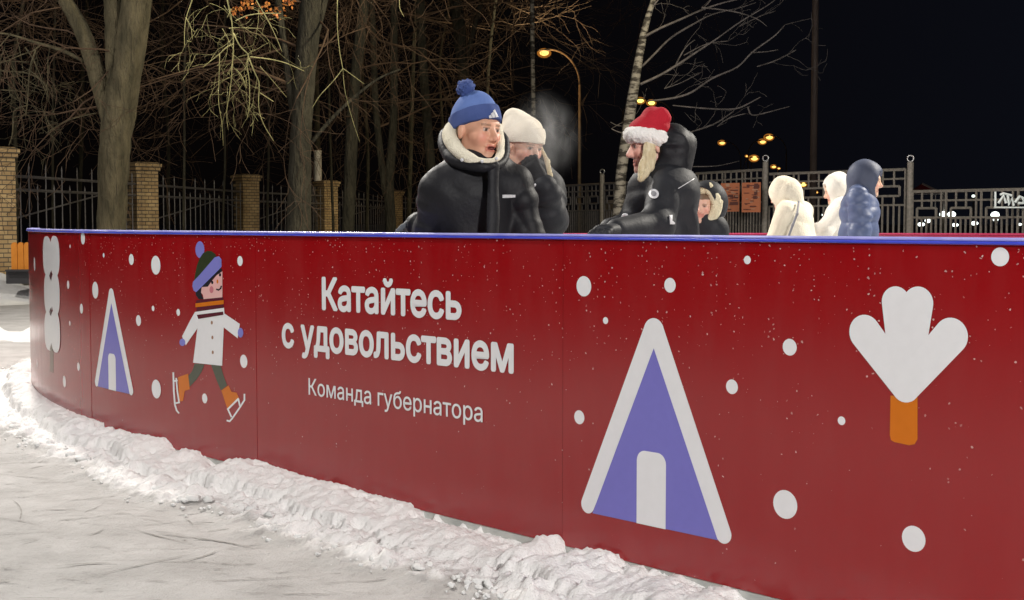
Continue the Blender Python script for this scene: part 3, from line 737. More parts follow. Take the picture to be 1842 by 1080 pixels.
# decorative steel fence on the right
def deco(a, b, top, label, upper=True, n=None, lo=0.35, mid=0.62, mat_='fence', solid=False):
    a = np.array(a, float); b = np.array(b, float); L = np.linalg.norm(b - a); d = (b - a) / L
    t = thing('ornamental_fence', (*a, 0), label, 'fence', 'ornamental steel fence bays')
    P = lambda s, z: (a[0] + d[0] * s, a[1] + d[1] * s, z); m = M[mat_]; r = 0.017
    n = n or int(L / 0.1); pitch = L / n
    z1 = top - 0.16; z2 = top - mid
    for z, r_ in ((top, .026), (z1, r), (z2, r), (0.3, r)): rl = MB(); rl.tube([P(0, z), P(L, z)], r_, 4); rl.build('rail', [m], t)
    pk = MB()
    k = 0; 
    for k in range(n + 1):
        s = k * pitch
        q = k % 7
        if q in (0,): pk.tube([P(s, 0.05), P(s, top)], r * 1.15, 4)
        elif q in (2, 4): 
            pk.tube([P(s, 0.05), P(s, top - 0.46)], r, 4); pk.tube([P(s, top - 0.29), P(s, top)], r, 4)
        elif q == 6: pk.tube([P(s, 0.05), P(s, top)], r, 4)
        else: pk.tube([P(s, 0.05), P(s, z2)], r, 4)
        if q == 0 and s + 5.4 * pitch <= L + 0.01:
            s0, s1 = s + 1.0 * pitch, s + 5.0 * pitch; za, zb = top - 0.29, top - 0.46
            orn = MB(); orn.tube([P(s0, za), P(s1, za)], r * 1.2, 4); orn.tube([P(s0, zb), P(s1, zb)], r * 1.2, 4)
            orn.tube([P(s0, zb), P(s0, za)], r * 1.2, 4); orn.tube([P(s1, zb), P(s1, za)], r * 1.2, 4); orn.build('ornament', [m], t)
    pk.build('pickets', [m], t)
    return t
def ring_post(x, y, h, label):
    t = thing('fence_post', (x, y, 0), label, 'post', 'ring topped posts of the ornamental fence')
    b = MB(); b.tube([(x, y, 0), (x, y, h)], 0.055, 14); b.build('shaft', [M['fence']], t, smooth=False)
    c = MB(); R = 0.055; pts = [(x + 0.9 * R * math.cos(q), y - 0.4 * R * math.cos(q), h + R + 0.01 + R * math.sin(q)) for q in np.linspace(0, 2 * math.pi, 17)]
    c.tube(pts, 0.016, 6, cap=False); c.build('ring', [M['steel']], t, smooth=True)
    return t
p0 = (ppx(1636, 23.3), 23.3); p1 = (ppx(1376, 25.7), 25.7); p2 = (ppx(1247, 27.9), 27.9); p3 = (ppx(1083, 31.3), 31.3); p4 = (ppx(965, 34.5), 34.5); p5 = (ppx(1900, 21.2), 21.2)
def lerp(a, b, t): return (a[0] + (b[0] - a[0]) * t, a[1] + (b[1] - a[1]) * t)
deco(lerp(p0, p1, 0.03), lerp(p0, p1, 0.97), 2.22, 'ornamental steel fence bay behind the two cream hoods and the navy coat', n=26)
deco(lerp(p1, p2, 0.03), lerp(p1, p2, 0.97), 2.31, 'taller ornamental gate leaf carrying the orange notice boards', n=24)
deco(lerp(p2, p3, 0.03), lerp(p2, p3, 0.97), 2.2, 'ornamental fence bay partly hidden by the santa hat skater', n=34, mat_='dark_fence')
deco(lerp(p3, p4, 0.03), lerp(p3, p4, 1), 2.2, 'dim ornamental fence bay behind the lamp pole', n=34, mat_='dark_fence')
deco(lerp(p0, p5, 0.02), lerp(p0, p5, 1), 1.83, 'lower ornamental fence bay at the right edge', n=28, mid=0.45)
ring_post(*p0, 2.34, 'ring topped steel post right of the navy coat'); ring_post(*p1, 2.46, 'ring topped steel post left of the cream coat')
ring_post(*p3, 2.42, 'dim ring topped post behind the santa hat skater')
# solid sheet behind the dim bay
sh = thing('sheet_panel', (*p3, 0), 'flat grey brown sheet leaning behind the fence beside the santa hat skater', 'panel')
s_ = MB(); q2 = lerp(p3, p2, 0.62); q1 = lerp(p3, p2, 0.03); dd = np.array(q2) - np.array(q1)
s_.box(((q1[0] + q2[0]) / 2 + 0.03, (q1[1] + q2[1]) / 2 + 0.25, 0.92), (np.linalg.norm(dd), 0.03, 1.8), math.atan2(dd[1], dd[0])); s_.build('sheet', [nmat('sheet', (0.22, 0.18, 0.14), (0.3, 0.25, 0.2), 3)], sh)
# orange notice boards hung on the gate leaf: printed with blocks of text and plans
def notice(pxl, pxr, Y, yt, yb, label, seed):
    a = W(pxl, yt, Y); b = W(pxr, yb, Y - 0.5 * (pxr - pxl) / 60)
    t = thing('notice_board', (a[0], a[1], 0), label, 'notice board', 'orange notice boards on the fence')
    d = np.array([b[0] - a[0], b[1] - a[1]]); L = np.linalg.norm(d); d /= L; nn = np.array([d[1], -d[0]])
    bd = MB(); c = ((a[0] + b[0]) / 2, (a[1] + b[1]) / 2, (a[2] + b[2]) / 2); bd.box(c, (L, 0.012, a[2] - b[2]), math.atan2(d[1], d[0]))
    bd.build('board', [mat('notice_orange', (0.52, 0.17, 0.075), 0.5)], t)
    pr = MB(); r = random.Random(seed); H = a[2] - b[2]
    for k in range(34):
        u = r.uniform(0.05, 0.85) * L; z = b[2] + r.uniform(0.06, 0.9) * H; w = r.uniform(0.03, 0.14); h = r.choice([0.012, 0.015, 0.02, 0.06])
        w = min(w, L * 0.95 - u)
        p = np.array([a[0], a[1]]) + d * u + nn * (0.009 + 0.0004 * k); q = p + d * w
        pr.quad((*p, z), (*q, z), (*q, z + h), (*p, z + h), r.choice([0, 0, 1]))
    pr.build('print', [mat('notice_dark', (0.13, 0.04, 0.03), 0.5), mat('notice_pale', (0.5, 0.3, 0.2), 0.5)], t)
notice(1297, 1330, 26.2, 330, 381, 'left orange notice board with dark print on the gate leaf', 1); notice(1335, 1368, 25.6, 329, 382, 'right orange notice board with dark print on the gate leaf', 2)
# white snowy lettering banner at the right edge
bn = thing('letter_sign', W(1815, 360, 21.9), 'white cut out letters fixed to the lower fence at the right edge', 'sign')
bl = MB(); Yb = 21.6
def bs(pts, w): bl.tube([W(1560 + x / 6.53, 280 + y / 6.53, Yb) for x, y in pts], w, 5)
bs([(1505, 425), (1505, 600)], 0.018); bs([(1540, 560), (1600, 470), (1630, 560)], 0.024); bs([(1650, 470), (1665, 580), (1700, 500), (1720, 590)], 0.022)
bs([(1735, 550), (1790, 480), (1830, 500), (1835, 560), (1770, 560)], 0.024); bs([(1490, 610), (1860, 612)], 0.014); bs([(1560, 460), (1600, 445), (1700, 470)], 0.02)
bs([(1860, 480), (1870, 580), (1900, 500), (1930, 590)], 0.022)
bl.build('letters', [mat('white_letters_glow', (0.75, 0.8, 0.78), 0.4, emit=(0.9, 1, 0.95), es=0.10)], bn)  # faint glow put into the letters, which are no lamp
# orange barrier and its dark base at the left, beside the nearest pillar
ob = thing('orange_bench', W(36, 490, 21.8), 'orange slatted plastic bench on a dark base beside the nearest brick pillar', 'bench')
o1 = MB(); om = nmat('orange_plastic', (0.70, 0.25, 0.035), (0.78, 0.30, 0.05), 5, 0.35, 0.0)
y0_ = 21.8
for k, xx in enumerate((26, 37.5, 49, 60.5, 72, 83.5, 95)):
    a = W(xx, 487, y0_); b = W(xx, 436, y0_); w = 10.6 * y0_ / F
    pts = [(a[0] - w / 2, a[2]), (a[0] + w / 2, a[2]), (a[0] + w / 2, b[2] - 0.06)] + [(a[0] + w / 2 * math.cos(t), b[2] - 0.06 + 0.06 * math.sin(t)) for t in np.linspace(0.3, math.pi - 0.3, 5)] + [(a[0] - w / 2, b[2] - 0.06)]
    i = len(o1.v); n = len(pts)
    o1.v += [(p[0], y0_, p[1]) for p in pts] + [(p[0], y0_ + 0.05, p[1]) for p in pts]
    o1.f.append(tuple(range(i, i + n))); o1.m.append(0); o1.f.append(tuple(range(i + n, i + 2 * n))[::-1]); o1.m.append(0)
    for j in range(n): o1.f.append((i + j, i + n + j, i + n + (j + 1) % n, i + (j + 1) % n)); o1.m.append(0)
o1.build('backrest', [om], ob); o2 = MB(); a = W(38, 499, y0_); o2.box((a[0] + 0.2, y0_ + 0.05, a[2]), (0.78, 0.4, 0.2)); o2.box((a[0] + 0.2, y0_ - 0.05, a[2] + 0.115), (0.75, 0.35, 0.03))
o2.build('base', [mat('dark_base', (0.05, 0.05, 0.055), 0.5)], ob)

# ------------------------------------------------------------------ street lamps in the distance
G_L = 'street lamps along the road beyond the park'
def lamp(lx, ly, px, Y, label, lens='sodium', r=0.22, direct=-1, top=None):
    r *= 0.78; head = W(lx, ly, Y); bx = W(px, ly, Y)[0]
    t = thing('street_lamp', (bx, Y, 0), label, 'street lamp', G_L)
    hz = head[2]; sp = bx - head[0]
    pr = max(0.05, 0.06)
    pl = MB(); pl.tube([(bx, Y, 0), (bx, Y, hz - abs(sp) * 0.9)], [pr * 1.3, pr * 0.8], 8)
    pl.build('pole', [M['pole']], t, smooth=True)
    ar = MB(); pts = []
    for q in np.linspace(0, math.pi / 2, 9): pts.append((bx - sp * (1 - math.cos(q)) * 0.88, Y, hz - abs(sp) * 0.9 + (abs(sp) * 0.9 + 0.12) * math.sin(q)))
    pts.append((head[0], Y, hz + 0.10)); ar.tube(pts, pr * 0.65, 6); ar.build('arm', [M['pole']], t, smooth=True)
    hd = MB(); hd.sphere((head[0], Y, hz + 0.07), r * 1.1, 0, 12, 6, (1.5, 0.7, 0.35)); h = hd.build('lamp_head', [mat('lamp_shell', (0.2, 0.17, 0.13), 0.4)], t, smooth=True); h['_org'] = list(t['_org'])
    ln = MB(); ln.sphere((head[0], Y - 0.02, hz - 0.01), r, 0, 12, 8, (1.15, 0.8, 0.75)); ln.build('lens', [M[lens]], h, smooth=True)
    bw_ = MB(); bw_.sphere((head[0], Y + r * 0.9, hz + 0.0), r * 1.45, 0, 12, 8, (1.25, 0.4, 0.85)); bw_.build('glow_halo', [M['glow_halo']], h, smooth=True)  # dim glowing sphere behind the lens stands in for its halo
    return t
lamp(979, 95, 1043, 50, 'tall curved street lamp with orange light above the cream hat', r=0.19)
pl_ = bpy.data.lights.new('lamp_glow', 'POINT'); pl_.energy = 120; pl_.color = (1, 0.55, 0.2); pl_.shadow_soft_size = 0.25
lo_ = bpy.data.objects.new('lamp_glow', pl_); C.objects.link(lo_); lo_.location = tuple(W(979, 95, 49.4) - np.array([0, 0, 0.45]))
lamp(1172, 185, 1213, 72, 'curved street lamp just above the red santa hat', 'sodium_y', r=0.2)
lamp(1152, 181, 1120, 76, 'yellow street lamp shining beside the birch trunk', 'sodium_y', r=0.22)
lamp(1299, 257, 1333, 120, 'street lamp glowing alone above the ornamental gate leaf', r=0.27)
lamp(1384, 247, 1415, 105, 'higher of the two close orange street lamps', r=0.3)
lamp(1372, 255, 1346, 115, 'lower of the two close orange street lamps', r=0.28)
lamp(1357, 285, 1338, 140, 'large orange street lamp just left of the ring topped post', r=0.4)
lamp(1344, 281, 1352, 170, 'small faint street lamp left of the large orange one', r=0.2)
lamp(1392, 300, 1399, 170, 'street lamp right above the ring topped post', r=0.3)
lamp(1401, 303, 1410, 190, 'tiny lamp at the right of the ring topped post', r=0.2)
lamp(1445, 332, 1462, 150, 'yellow lamp seen through the fence between the cream hoods', 'sodium_y', r=0.36)
lamp(1468, 346, 1476, 180, 'orange lamp seen low through the fence beside the white hood', r=0.26)
G_G = 'white lights seen through the right fence'
def globe(x, y, Y, r, label, sx_=1.0):
    c = W(x, y, Y); t = thing('globe_lamp', (c[0], Y, 0), label, 'lamp', G_G)
    p = MB(); p.tube([(c[0], Y, -0.2), (c[0], Y, c[2])], 0.04, 6); p.build('post', [M['pole']], t)
    g = MB(); g.sphere(tuple(c), r * 1.35, 0, 14, 9, (sx_, 1, 0.8)); g.build('globe', [M['led']], t, smooth=True)
globe(1697, 386, 60, 0.13, 'left one of the bright white pair behind the lower fence'); globe(1712, 386, 60, 0.13, 'right one of the bright white pair behind the lower fence')
globe(1669, 397, 60, 0.10, 'bluish white lamp left of the bright pair'); globe(1657, 404, 66, 0.09, 'lowest white lamp near the ring topped post', 1.5)
globe(1718, 405, 66, 0.08, 'small white lamp beneath the bright pair', 1.6); globe(1753, 402, 64, 0.09, 'small greenish white lamp right of the bright pair', 1.5)
globe(1790, 387, 60, 0.14, 'bright white lamp under the letter sign'); globe(1791, 395, 62, 0.09, 'dimmer white lamp below the one under the letter sign')
globe(1834, 404, 70, 0.06, 'smallest white lamp near the right edge', 1.5); globe(1481, 387, 60, 0.05, 'pinpoint white lamp between the two cream hoods')
globe(1751, 353, 90, 0.08, 'small white lamp seen at the top of the lower fence')
# tall dark mast
ms = thing('mast', W(1462, 401, 40) * np.array([1, 1, 0]), 'tall dark brown mast rising out of the view behind the fence', 'mast')
q = W(1462, 401, 40); b = MB(); b.tube([(q[0], 40, 0), (q[0], 40, 12)], [0.11, 0.085], 12); b.build('shaft', [nmat('mast_paint', (0.20, 0.15, 0.13), (0.26, 0.2, 0.17), 2, 0.5)], ms, smooth=True)
b = MB(); b.tube([(q[0], 40, 0), (q[0], 40, 0.5)], 0.2, 12); b.build('base', [M['pole']], ms, smooth=True)
# distant pine garland stall: dark red tent with a pale edge
tn = thing('red_tent', W(1672, 352, 60) * np.array([1, 1, 0]), 'small dark red peaked tent beyond the lower fence right of the tall post', 'tent')
q = W(1672, 352, 60); b = MB(); i0 = [(q[0] - 0.75, 60), (q[0] + 0.65, 60), (q[0] + 0.65, 61.2), (q[0] - 0.75, 61.2)]
zt_ = W(1660, 330, 60)[2]; ze = W(1660, 349, 60)[2]
b.v = [(x, y, ze) for x, y in i0] + [(q[0] - 0.2, 60.5, zt_)]; b.f = [(0, 1, 4), (1, 2, 4), (2, 3, 4), (3, 0, 4)]; b.m = [0] * 4
b.build('roof', [mat('tent_red', (0.30, 0.02, 0.03), 0.7)], tn)
b = MB(); 
for x, y in i0: b.tube([(x, y, 0), (x, y, ze)], 0.03, 5)
b.tube([(i0[0][0], 60, ze), (i0[1][0], 60, ze)], 0.03, 4); b.tube([(q[0] - 0.2, 60.45, zt_), (i0[1][0], 59.98, ze)], 0.05, 4)
b.build('frame', [mat('tent_frame', (0.5, 0.45, 0.42), 0.6)], tn)

# ------------------------------------------------------------------ trees
def grow(mb, p, d, length, rad, depth, rng, n=4, droop=0.0, spread=0.6, kids=3, wig=0.18, minr=0.004, sides=4):
    seg = 4; pts = [np.array(p, float)]; rr = [rad]; d = np.array(d, float); d /= np.linalg.norm(d)
    for k in range(seg):
        d = d + np.array([rng.gauss(0, wig), rng.gauss(0, wig), rng.gauss(0, wig) - droop]); d /= np.linalg.norm(d)
        pts.append(pts[-1] + d * length / seg); rr.append(max(minr, rad * (1 - 0.5 * (k + 1) / seg)))
    mb.tube(pts, rr, sides if rad > 0.012 else 3, cap=False)
    if depth <= 0: return
    for k in range(kids):
        i = rng.choice([1, 2, 3, 4]) if k else 4
        q = pts[i]; r0 = rr[i]
        ax = np.array([rng.gauss(0, 1), rng.gauss(0, 1), rng.gauss(0, 1)]); ax /= np.linalg.norm(ax)
        nd = d * (1 - spread * 0.5) + ax * spread
        grow(mb, q, nd, length * rng.uniform(0.55, 0.8), max(minr, r0 * rng.uniform(0.5, 0.75)), depth - 1, rng, n, droop, spread, kids, wig, minr, sides)
def ptube(mb, pix, Y, rs=None, n=12, jit=0.0, dy=None):
    """limb through photo pixels with widths in pixels, at depth Y; smoothed"""
    P = []; R_ = []
    for k in range(len(pix) - 1):
        for s in np.linspace(0, 1, 4, endpoint=False):
            P.append([pix[k][j] + (pix[k + 1][j] - pix[k][j]) * s for j in range(3)])
    P.append(list(pix[-1])); P = np.array(P, float)
    for _ in range(3): P[1:-1] = 0.5 * P[1:-1] + 0.25 * (P[:-2] + P[2:])
    pts = [W(a, b_, Y + ((dy or 0) * i / len(P))) for i, (a, b_, w) in enumerate(P)]
    mb.tube(pts, [w / 2 * Y / F for a, b_, w in P], n, jit=jit); return pts
def ext_up(px, Y, top_px, w0, w1):
    return
G_T = 'bare trees of the park'
def tree(label, Y, limbs, bark, crown_from, rng_seed, twigmat='twig_dark', cn=10, clen=2.2, crad=0.05, droop=0.02, up=(-0.2, 1.0), depth=3, jit=0.05, kids=3, name='bare_tree'):
    rng = random.Random(rng_seed); random.seed(rng_seed)
    x0 = limbs[0][0][0]; base = W(x0, 401, Y)
    t = thing(name, (base[0], Y, 0), label, 'tree', G_T)
    tr = MB(); allp = []
    for k, lb in enumerate(limbs):
        lb = list(lb)
        if k == 0:
            z0 = 401 + CAMH * F / Y * 1.02; lb = [(lb[0][0] - 1, z0, lb[0][2] * 1.25), (lb[0][0], z0 - 0.4 * F / Y, lb[0][2] * 1.08)] + lb
        if lb[-1][1] <= 5:   # carry limbs that leave the frame on upwards
            a, b_ = lb[-2], lb[-1]; dx = (b_[0] - a[0]) / max(20, a[1] - b_[1])
            for s in (1, 2, 3): lb.append((b_[0] + dx * s * 90 + rng.uniform(-8, 8), b_[1] - s * 100, b_[2] * (1 - 0.2 * s)))
        allp.append((ptube(tr, lb, Y, jit=jit, n=12 if lb[0][2] > 12 else 7), lb[-1][2]))
    tr.build('trunk', [M[bark]], t, smooth=True)
    if cn:
        cr = MB()
        for k in range(cn):
            pts, _ = rng.choice(allp) if crown_from is None else allp[crown_from[k % len(crown_from)]]
            lo = int(len(pts) * 0.45) if pts is allp[0][0] else 0
            q = pts[rng.randint(lo, len(pts) - 1)]
            a = rng.uniform(0, 2 * math.pi)
            grow(cr, q, (math.cos(a), math.sin(a), rng.uniform(*up)), clen * rng.uniform(0.7, 1.2), crad * rng.uniform(0.6, 1.1), depth, rng, droop=droop, kids=kids)
        cr.build('crown', [M[twigmat]], t, smooth=True)
    return t
t1 = tree('big forked grey tree in front of the brick pillars at the left', 22,
     [[(200, 415, 50), (203, 330, 52), (207, 260, 54), (213, 205, 62), (222, 150, 58), (236, 80, 54), (246, 0, 56)],
      [(205, 232, 34), (190, 190, 33), (176, 140, 31), (163, 95, 30), (146, 50, 28), (116, 0, 26)],
      [(214, 190, 30), (207, 130, 34), (205, 60, 32), (203, 0, 32)],
      [(150, 110, 7), (112, 90, 7.5), (60, 76, 5), (20, 62, 4), (-20, 58, 3)]], 'bark', None, 11, cn=10, clen=1.5, crad=0.022, up=(-0.6, 0.5))
# hanging twigs at the far left
rng = random.Random(3)
tw = MB()
for (x, y) in ((20, 60), (60, 76), (45, 85), (90, 85), (10, 70), (75, 80), (30, 65)):
    q = W(x, y, 22); grow(tw, q, (rng.uniform(-0.6, 0.3), rng.uniform(-.3, .3), rng.uniform(-1, -0.3)), rng.uniform(0.7, 1.1), 0.013, 3, rng, droop=0.04, kids=3)
for pl in ([(62,90,3),(50,125,3),(48,180,2.5),(44,210,2)], [(48,125,2.5),(70,140,2),(84,175,1.5)], [(0,128,2.5),(48,130,3),(80,148,2),(86,180,1.5)], [(48,190,2.5),(20,196,3),(22,240,2.5),(14,262,2)], [(0,110,2),(50,112,2)], [(0,162,2),(46,165,2)],[(170,204,2),(120,215,2),(80,240,1.5)]):
    ptube(tw, [(a + 2, b_, w) for a, b_, w in pl], 21.8, n=5)
tw.build('hanging_twigs', [M['bark']], t1, smooth=True)
t2 = tree('thick straight dark trunk between the third and fourth brick pillars', 24,
     [[(538, 410, 43), (539, 340, 42), (540, 260, 38), (545, 180, 38), (552, 90, 40), (560, 0, 42)],
      [(530, 215, 14), (520, 150, 14), (512, 90, 12), (500, 0, 12)], [(556, 110, 14), (572, 50, 12), (585, 0, 12)],
      [(556, 262, 7), (590, 220, 7), (630, 180, 6), (680, 140, 4), (720, 125, 3)]], 'bark_dark', [0, 1, 2], 12, 'twig_dark', cn=14, clen=2.0, crad=0.03, up=(-0.8, 0.4), droop=0.05)
# lit hanging bough in front of the trunk
bo = MB(); s2 = 2.511
def B2(pts, w): ptube(bo, [(400 + x / s2, y / s2, w * 0.72 * (1 - 0.11 * k)) for k, (x, y) in enumerate(pts)], 17.0 + random.uniform(-.4, .4), n=6)
random.seed(4)
B2([(10,-60),(22,0),(45,100),(52,200),(45,300),(38,400),(16,510),(26,588)], 4.2); B2([(50,150),(80,215),(125,250),(108,290),(122,350),(125,470),(112,535)], 3.8)
B2([(120,262),(150,340),(170,372),(160,480),(182,560),(232,638)], 3.6); B2([(126,258),(220,268),(292,286),(370,322)], 3.2); B2([(60,95),(110,70),(180,60),(265,62)], 3)
B2([(140,-50),(150,0),(200,80),(240,160),(270,235)], 3); B2([(50,200),(20,212),(-12,245),(-45,270),(-88,305)], 3.4); B2([(-12,245),(-14,330),(-18,430),(-16,480),(0,560),(4,660)], 2.4)
B2([(-130,-30),(-135,0),(-165,80),(-172,150),(-170,215)], 3); B2([(-165,80),(-140,120),(-135,180)], 2); B2([(-160,185),(-140,190)], 2); B2([(60,310),(90,345),(110,400)], 2.2)
B2([(170,420),(200,440),(232,460)], 2.4); B2([(30,130),(60,125),(130,128),(180,130)], 2.2); B2([(40,40),(22,80)], 2); B2([(170,300),(240,380),(290,440)], 1.6); B2([(520,0),(518,120),(530,240),(545,310),(550,400),(580,520),(620,640)], 2.6)
B2([(545,310),(500,370),(440,430),(405,490)], 2.2); B2([(545,310),(600,350),(640,380)], 2); B2([(800,0),(800,40),(820,75)], 2.4)
for k in range(24):
    x, y = random.gauss(90, 80), random.uniform(-20, 420); q = W(400 + x / s2, y / s2, 17); grow(bo, q, (random.uniform(-1, 1), random.uniform(-.3, .3), random.uniform(-1, 0.1)), 0.36, 0.004, 2, random, droop=0.10, kids=2, minr=0.0022)
bo.build('hanging_bough', [M['twig']], t2, smooth=True)
lf = MB(); random.seed(8)
for k in range(110):
    cx_, cy_ = random.choice([(452, 8), (478, 20), (492, 22), (520, 2), (432, 18)]); x, y = cx_ + random.gauss(0, 9), cy_ + random.gauss(0, 7)
    q = W(x, y, 18 + random.uniform(-.5, .5)); a = np.array([random.gauss(0, 1) for _ in range(3)]); a /= np.linalg.norm(a); b_ = np.cross(a, [0.3, 0.5, 0.8]); b_ /= np.linalg.norm(b_); s = 0.028
    lf.quad(q - a * s, q + b_ * s * 0.7, q + a * s, q - b_ * s * 0.7)
lf.build('leaves', [M['leaf']], t2)
tree('slimmer trunk standing right of the fourth brick pillar', 32, [[(626, 410, 22), (630, 330, 23), (632, 250, 22), (636, 170, 20), (646, 80, 20), (655, 0, 20)]], 'bark_dark', None, 13, cn=12, clen=2.6, crad=0.035, up=(-0.7, 0.6), droop=0.03)
tree('thin pair of trunks joined low beside the smallest pillar', 36, [[(704, 410, 19), (698, 340, 18), (705, 270, 16), (709, 190, 13), (708, 90, 13), (710, 0, 12)], [(694, 350, 13), (684, 280, 12), (674, 180, 12), (672, 80, 11), (668, 0, 10)]], 'bark_dark', None, 14, cn=12, clen=2.8, crad=0.035, up=(-0.6, 0.6))
tree('slender trunk rising behind the left shoulder of the man', 38, [[(782, 410, 18), (775, 300, 18), (768, 210, 16), (760, 110, 16), (755, 0, 17)]], 'bark_dark', None, 15, cn=12, clen=3.0, crad=0.035, up=(-0.6, 0.6))
tree('trunk leaning above the blue pom hat', 40, [[(850, 410, 20), (845, 300, 20), (838, 200, 20), (832, 100, 22), (820, 0, 24)], [(836, 120, 10), (850, 60, 9), (868, 0, 9)]], 'bark_dark', None, 16, cn=14, clen=3.0, crad=0.035, up=(-0.6, 0.5))
tree('pale thin trunk left of the tall curved street lamp', 35, [[(962, 410, 9), (961, 280, 9), (959, 160, 8), (957, 0, 8)]], 'birch', None, 17, cn=8, clen=2.4, crad=0.02, name='birch_tree')
tb = tree('thin white painted trunk behind the fourth brick pillar', 49, [[(572, 410, 12), (572, 330, 12), (571, 250, 10), (569, 150, 9), (567, 0, 8)]], 'bark_dark', None, 18, cn=6, clen=2.4, crad=0.02, name='birch_tree')
b = MB(); q0 = W(572, 330, 49); q1 = W(572, 271, 49); b.tube([(q0[0], 48.98, 0), (q0[0], 48.98, q1[2])], 6.9 * 49 / F, 14); b.build('whitewash', [nmat('whitewash', (0.75, 0.74, 0.72), (0.6, 0.58, 0.55), 6)], tb, smooth=True)
# undergrowth and more trees of the dark wood
rng = random.Random(77)
wood = [(30, 30), (95, 34), (330, 31), (400, 36), (300, 44), (480, 40), (600, 44), (660, 48), (735, 46), (800, 50), (880, 44), (-40, 28), (140, 46)]
names_ = ['spindly tree at the left edge behind the iron fence', 'thin tree seen left of the forked tree', 'thin tree right of the forked tree above the second bay', 'slender tree above the third pillar', 'far slim tree behind the second iron bay', 'far slim tree left of the thick straight trunk', 'far slim tree right of the thick straight trunk', 'far slim tree between two slimmer trunks', 'far slim tree left of the blue pom hat', 'faintest slim tree just left of the blue pom hat', 'slim tree between the blue pom hat and the cream hat', 'slim tree at the outermost left', 'far slim tree hidden by the forked tree', 'far slim tree above the cream hat']
for k, (x, Y) in enumerate(wood):
    w = rng.uniform(4, 9)
    tree(names_[k], Y, [[(x, 410, w), (x + rng.uniform(-8, 8), 250, w), (x + rng.uniform(-16, 16), 110, w * .9), (x + rng.uniform(-20, 20), 0, w * .8)]], 'bark_dark', None, 100 + k, cn=11, clen=Y * 0.085, crad=0.024, up=(-0.7, 0.5), droop=0.02, kids=3, depth=3)
# birch right of the middle
bt_ = tree('tall white birch with dark marks and long bare boughs to the right', 26,
     [[(1112, 400, 22), (1116, 320, 19), (1128, 240, 20), (1140, 160, 18), (1150, 100, 15), (1162, 40, 12), (1176, 0, 9)]], 'birch', None, 21, cn=0, name='birch_tree')
lm = MB()
bw = [[(1160,66,5),(1185,52,4.5),(1225,35,4),(1262,18,3.5),(1300,5,3),(1350,-6,2)], [(1262,18,3),(1275,5,2),(1285,-8,2)], [(1262,14,3),(1320,20,2.5),(1362,33,2),(1380,48,1)],
      [(1155,120,4),(1180,95,4),(1205,68,3.8),(1245,45,3.5),(1280,25,2.5),(1330,15,2),(1360,5,1.5)], [(1152,152,5),(1190,135,4.5),(1225,113,4.5),(1262,88,3.5),(1290,70,2.5),(1330,40,2.5),(1385,8,2),(1400,-5,1)],
      [(1215,118,3),(1232,85,2.5),(1250,72,2)], [(1330,48,2),(1365,30,2),(1395,20,1.5)], [(1165,182,2.5),(1210,178,4),(1245,168,4),(1280,140,3.5),(1330,122,3),(1350,95,3),(1395,65,2.5),(1412,45,1.5)],
      [(1350,95,2.5),(1375,94,2),(1400,90,1.5)], [(1362,120,2),(1390,112,3),(1415,100,2.5),(1432,90,1.5)], [(1210,190,2),(1270,196,3),(1325,198,3),(1350,185,2.8),(1368,175,2)], [(1345,192,3),(1350,210,2.5),(1375,204,2),(1420,192,1.5)],
      [(1235,240,2),(1262,232,3.5),(1290,222,3),(1320,200,2.5)], [(1340,205,2),(1310,212,2),(1290,228,1.6)], [(1132,225,3),(1112,228,2),(1098,220,1.5)], [(1130,242,3),(1112,238,2),(1100,232,1.5)], [(1176,10,3),(1200,-20,2.5)], [(1230,100,2),(1270,78,2),(1310,74,1.5)],
      [(1195,160,1.6),(1225,150,1.6),(1262,130,1.2)], [(1240,300,2),(1290,300,1.6),(1330,290,1.2)]]
random.seed(9)
for l in bw: ptube(lm, l, 26 + random.uniform(-.5, .5), n=6)
for k in range(26):
    l = random.choice(bw); a = random.choice(l); q = W(a[0], a[1], 26); grow(lm, q, (random.uniform(0, 1), random.uniform(-.3, .3), random.uniform(-0.2, 0.8)), 0.5, 0.007, 2, random, kids=2, droop=0.0, minr=0.0045)
lm.build('boughs', [nmat('frosty_bough', (0.07, 0.062, 0.058), (0.17, 0.15, 0.14), 6, 0.8, 0.0)], bt_, smooth=True)
